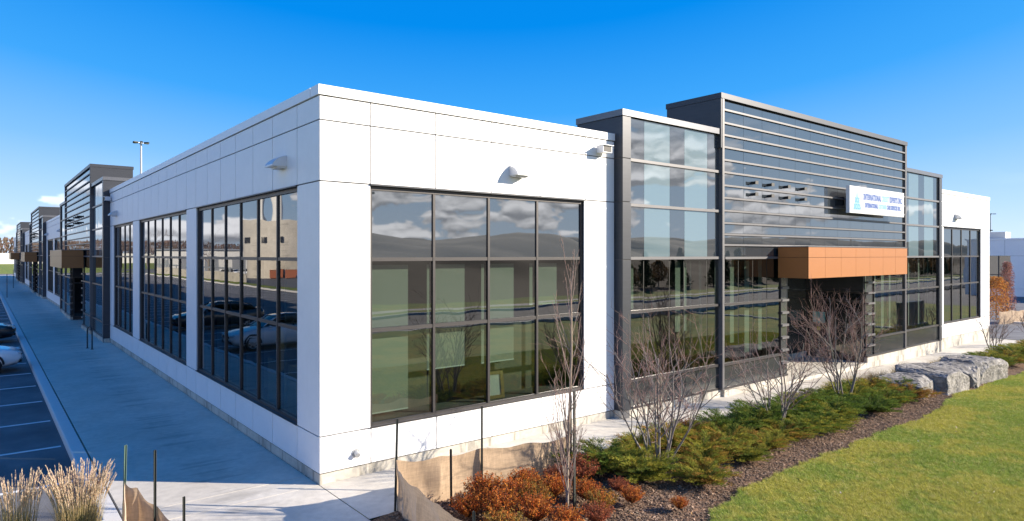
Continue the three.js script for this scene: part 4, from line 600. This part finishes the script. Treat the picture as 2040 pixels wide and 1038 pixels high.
{ // concrete works: drum with stacks
  const g = tag(group('concrete_works', null, -43.2, -.15, -110), 'bare concrete works building with a rounded end and tall pale stacks', 'building');
  const s = new THREE.Shape(); s.moveTo(-9, -6); s.lineTo(5, -6); s.absarc(5, 0, 6, -Math.PI / 2, Math.PI / 2, false); s.lineTo(-9, 6); s.lineTo(-9, -6); const e = new THREE.ExtrudeGeometry(s, { depth: 10.2, bevelEnabled: false, curveSegments: 28 }); e.rotateX(-Math.PI / 2); mesh('wall', e, M.precast, g);
  for (const [x, z, r, h] of [[8.4, .6, .45, 19], [9.2, 2.0, .45, 19], [7.0, 3.4, .9, 23], [-4, 2, .6, 16]]) { const c = new THREE.CylinderGeometry(r * .9, r, h - 10, 20); c.translate(x, 10.1 + (h - 10) / 2, z); mesh('stack', c, M.shed, g); }
  for (const [x, y, z] of [[9.6, 6.2, 3.8], [10.9, 6.2, .8], [7, 6.2, 5.72]]) box(g, 'vent', M.black, x - .25, x + .25, y, y + 1, z - .1, z + .3);
  box(g, 'door', M.shed, 1.2, 3.6, 0, 3.4, 5.98, 6.05); box(g, 'door_hood', M.black, 1.0, 3.8, 3.6, 3.75, 6.0, 6.7);
}
for (const [x, z, w, l] of [[-37.2, -100, 3.4, 'rust red dumpster, the longer one, before the concrete works'], [-35.6, -104, 1.9, 'rust red dumpster, the shorter one, before the concrete works']]) { const g = tag(group('dumpster', null, x, -.15, z, .4), l, 'dumpster'); box(g, 'bin', M.rust, -w / 2, w / 2, .12, 1.45, -.8, .8); boxes(g, 'lid', M.rust, [[-w / 2 - .04, -.02, 1.46, 1.53, -.85, .85], [.02, w / 2 + .04, 1.46, 1.53, -.85, .85]]); boxes(g, 'skid', M.black, [[-w / 2 + .2, -w / 2 + .4, 0, .12, -.7, .7], [w / 2 - .4, w / 2 - .2, 0, .12, -.7, .7]]); }
{ const g = tag(group('storage_shed', null, -52, -.15, -168), 'long low white storage shed beyond the works yard', 'building'); box(g, 'wall', M.shed, -20, 22, 0, 5.2, -8, 8); boxes(g, 'roof', M.galv, [[-20.5, 22.5, 5.2, 5.5, -8.5, 8.5]]); for (let k = 0; k < 7; k++) box(g, 'loading_door', M.galv, -17 + k * 5.6, -13.6 + k * 5.6, .2, 3.6, 8, 8.06); for (let k = 0; k < 5; k++) box(g, 'loading_door', M.galv, 22, 22.06, .2, 3.6, -7 + k * 3, -4.8 + k * 3); }
{ const g = tag(group('retaining_wall', null, -25, 0, -118), 'low pale concrete retaining wall along the parking lot', 'wall'); for (let k = 0; k < 10; k++) box(g, 'wall_block', M.precast, -.2, .2, -.3, 1.25 + .04 * (k % 3), -30 + k * 6 + .02, -24 + k * 6 - .02); boxes(g, 'guard_rail', M.galv, [[-.05, .05, 1.75, 2.0, -30, 30], ...Array.from({ length: 16 }, (_, k) => [-.06, .06, 1.2, 2.05, -30 + k * 4 - .06, -30 + k * 4 + .06])]); }
sheet('works_yard', M.asphalt, -120, -24.5, 4, K(-200), K(10), 6, K(-.14));
{ // dark stone name block beside the drive
  const g = tag(group('monument_sign', null, 40, -.36, 5.6), 'dark block monument sign beside the driveway', 'sign'); box(g, 'block', M.darkMetal, -1.6, 1.6, .12, 1.45, -.25, .25); box(g, 'footing', M.plinth, -1.75, 1.75, -.2, .11, -.35, .35);
}
// far building on the right: shaded side towards us
{
  const g = tag(group('neighbouring_building', null, 80, -.5, 0), 'pale panelled low building across the driveway, its side in shade', 'building');
  const op = [[-12.15, -10.0], [-8.7, -6.4], [-17, -14.2]], ys = [.9, 4.35];
  box(g, 'wall', M.white, 0, 25, ys[1] + .02, 6.05, -60, 14); box(g, 'wall', M.white, 0, 25, -.3, ys[0] - .02, -60, 14);
  let c = -60; for (const [a, b] of [[-17, -14.2], [-12.15, -10.0], [-8.7, -6.4], [14, 14]]) { box(g, 'wall', M.white, 0, .3, ys[0], ys[1], c + .002, a - .002); c = b; }
  box(g, 'core', M.black, .5, 24.9, ys[0], ys[1], -59.9, 13.9);
  for (const [a, b] of op) { const w = group('window', g); box(w, 'pane', M.carGlass, .18, .2, ys[0], ys[1], a, b); boxes(w, 'mullion', M.frame, [[.1, .17, ys[0], ys[1], (a + b) / 2 - .04, (a + b) / 2 + .04], [.1, .17, 2.3, 2.38, a, (a + b) / 2 - .04], [.1, .17, 2.3, 2.38, (a + b) / 2 + .04, b]]); }
  box(g, 'parapet_cap', M.whiteCap, -.05, 25.05, 6.06, 6.22, -60.05, 14.05); box(g, 'roof_unit', M.galv, 3, 5, 6.22, 7.0, -13.6, -11.2);
  for (let k = 0; k < 24; k++) box(g, 'panel_joint', M.backing, -.004, .0, ys[1] + .05, 6.0, -20 + k * 1.9, -19.98 + k * 1.9);
}
{ const R = rng(121); // golden columnar tree by the drive
  for (const [x, z, h, cols, l, sd] of [[46.9, -2.55, 2.95, [[.50, .22, .05], [.58, .30, .08], [.42, .17, .05]], 'golden orange columnar tree by the driveway', 1], [48.6, -2.4, 3.9, [[.34, .17, .14], [.42, .22, .17], [.26, .14, .12]], 'slim purplish brown columnar tree beside the golden one', 2]]) {
    const tr = new MB(), lf = new MB(); tr.limb([V(0, 0, 0), V(.03, h * .5, 0), V(0, h, 0)], [.05, .03, .008], 6, GREYBARK);
    for (let k = 0; k < 3200; k++) { const t = Math.pow(R(), .8), y = h * (.06 + .94 * t), r = (sd === 1 ? .85 : .5) * Math.sqrt(R()) * Math.sin(Math.min(1, .25 + (1 - t) * 1.1) * 1.57) * (.75 + .5 * noise3(t * 7, R() > .5 ? 1 : 2, sd)), a = R() * 6.28, d = rdir(R); lf.leaf(V(Math.cos(a) * r, y, Math.sin(a) * r), d, rdir(R).cross(d).normalize(), .09, .03, jit(R, cols[k % 3], .6)); }
    const g = tag(group('columnar_tree', null, x, -.4, z), l, 'tree'); mesh('trunk', tr.geo(), M.bark, g); mesh('crown', lf.geo(), M.leaf, g);
  }
  fence([[44.6, -1.8, .45, -.42], [46, -1.5, .5, -.42], [47.6, -1.3, .42, -.42], [49.4, -1.0, .46, -.42], [51, -.6, .5, -.42]], 'burlap silt fence round the golden columnar tree', [[46, -1.5, .8, 0], [49.4, -1, .8, 0]], 7);
}
// trees on the skyline and across the street
function farTree(x, z, h, kind, label, seed, y0 = 0) {
  const R = rng(seed), tr = new MB(), lf = new MB(), w = h * (kind === 'fir' ? .30 : .42);
  tr.limb([V(0, 0, 0), V(.1, h * .4, 0), V(0, h * .85, .1)], [h * .022, h * .015, h * .004], 6, GREYBARK);
  if (kind === 'bare') { const o = { crook: .14, up: .05, split: 2, kids: [0, 5, 6, 8], from: [0, .2, .25, .3], along: .7, fan: .75, shrink: .5, c0: GREYBARK, c1: [.17, .13, .11] }; grow(tr, lf, R, V(0, 0, 0), V(0, 1, 0), h * .8, h * .02, 3, { ...o }); }
  else for (let k = 0; k < 1500; k++) { const t = R(), y = kind === 'fir' ? h * (.05 + .95 * t) : h * (.25 + .75 * t), rr = kind === 'fir' ? w * (1.02 - t) : w * Math.sin(Math.min(3.1, .35 + t * 2.6)), a = R() * 6.28, r = rr * Math.sqrt(R()) * (.65 + .7 * noise3(Math.cos(a) * 2 + 5, y * .9, Math.sin(a) * 2 + seed)), d = rdir(R); lf.leaf(V(Math.cos(a) * r, y, Math.sin(a) * r), d, rdir(R).cross(d).normalize(), h * .075, h * .02, jit(R, kind === 'fir' ? [.035, .055, .025] : [.20, .12, .05], .6)); }
  const g = tag(group(kind === 'fir' ? 'fir_tree' : 'broadleaf_tree', null, x, y0, z), label, 'tree', kind === 'bare' ? 'leafless far trees' : 'trees across the street'); mesh('trunk', tr.geo(), M.bark, g); mesh('crown', lf.geo(), kind === 'bare' ? M.bark : M.leaf, g);
}
const RF = rng(140);
for (let k = 0; k < 46; k++) farTree(47 + k * 2.5 + RF() * 2, 37.5 + RF() * 7, 2.6 + RF() * 2.2, k % 4 === 2 ? 'gold' : 'fir', k % 4 === 2 ? 'small golden brown tree in the row across the street' : 'small dark fir in the row across the street', 150 + k, -.1);
for (const [x, z, h, l] of [[-50, -128, 9, 'leafless tree between the works yard and the white shed'], [-36, -150, 8, 'leafless tree before the end of the white shed'], [-28, -176, 10, 'leafless tree at the far end of the parking lot'], [-12, -420, 22, 'tall brown leafless tree on the skyline beyond the field']]) farTree(x, z, h, 'bare', l, 170 + h, -.2);
{ // far-off wood as one mass of twiggy crowns
  const R = rng(181), m = new MB(); for (let k = 0; k < 26000; k++) { const a = R(), x = lerp(-700, 260, a), z = -560 - 60 * R() + 60 * Math.sin(x / 130), h = 9 + 7 * fbm(x / 25, 3, 4, 3), d = V((R() - .5), 1.2, (R() - .5)).normalize(); m.leaf(V(x, h * Math.pow(R(), .7), z), d, V(1, 0, R() - .5).normalize(), 2.4, .5, jit(R, [.16, .11, .085], .5)); }
  for (let k = 0; k < 9000; k++) { const x = -300 - 60 * R(), z = lerp(-560, 120, R()), h = 8 + 6 * fbm(z / 25, 3, 4, 3), d = V((R() - .5), 1.2, (R() - .5)).normalize(); m.leaf(V(x, h * Math.pow(R(), .7), z), d, V(R() - .5, 0, 1).normalize(), 2.4, .5, jit(R, [.16, .11, .085], .5)); }
  const w = mesh('distant_wood', m.geo(), M.leaf); tag(w, 'brown leafless wood along the skyline', 'wood'); w.userData.kind = 'stuff';
}
{ const g = tag(group('boundary_wall', null, 0, -.1, -330), 'long white wall beyond the green field', 'wall'); for (let k = 0; k < 24; k++) box(g, 'wall_block', M.shed, -90 + k * 8 + .03, -82 + k * 8 - .03, 0, 4.6, -.2, .2); }
sheet('cross_street', M.asphalt, -300, 60, 4, K(-165), K(-153), 2, K(-.12));
sheet('lot_end_path', M.concrete, -60, 3, 3, K(-153), K(-147.7), 2, K(-.06));
scene.updateMatrixWorld(true);
renderer.render(scene, camera);
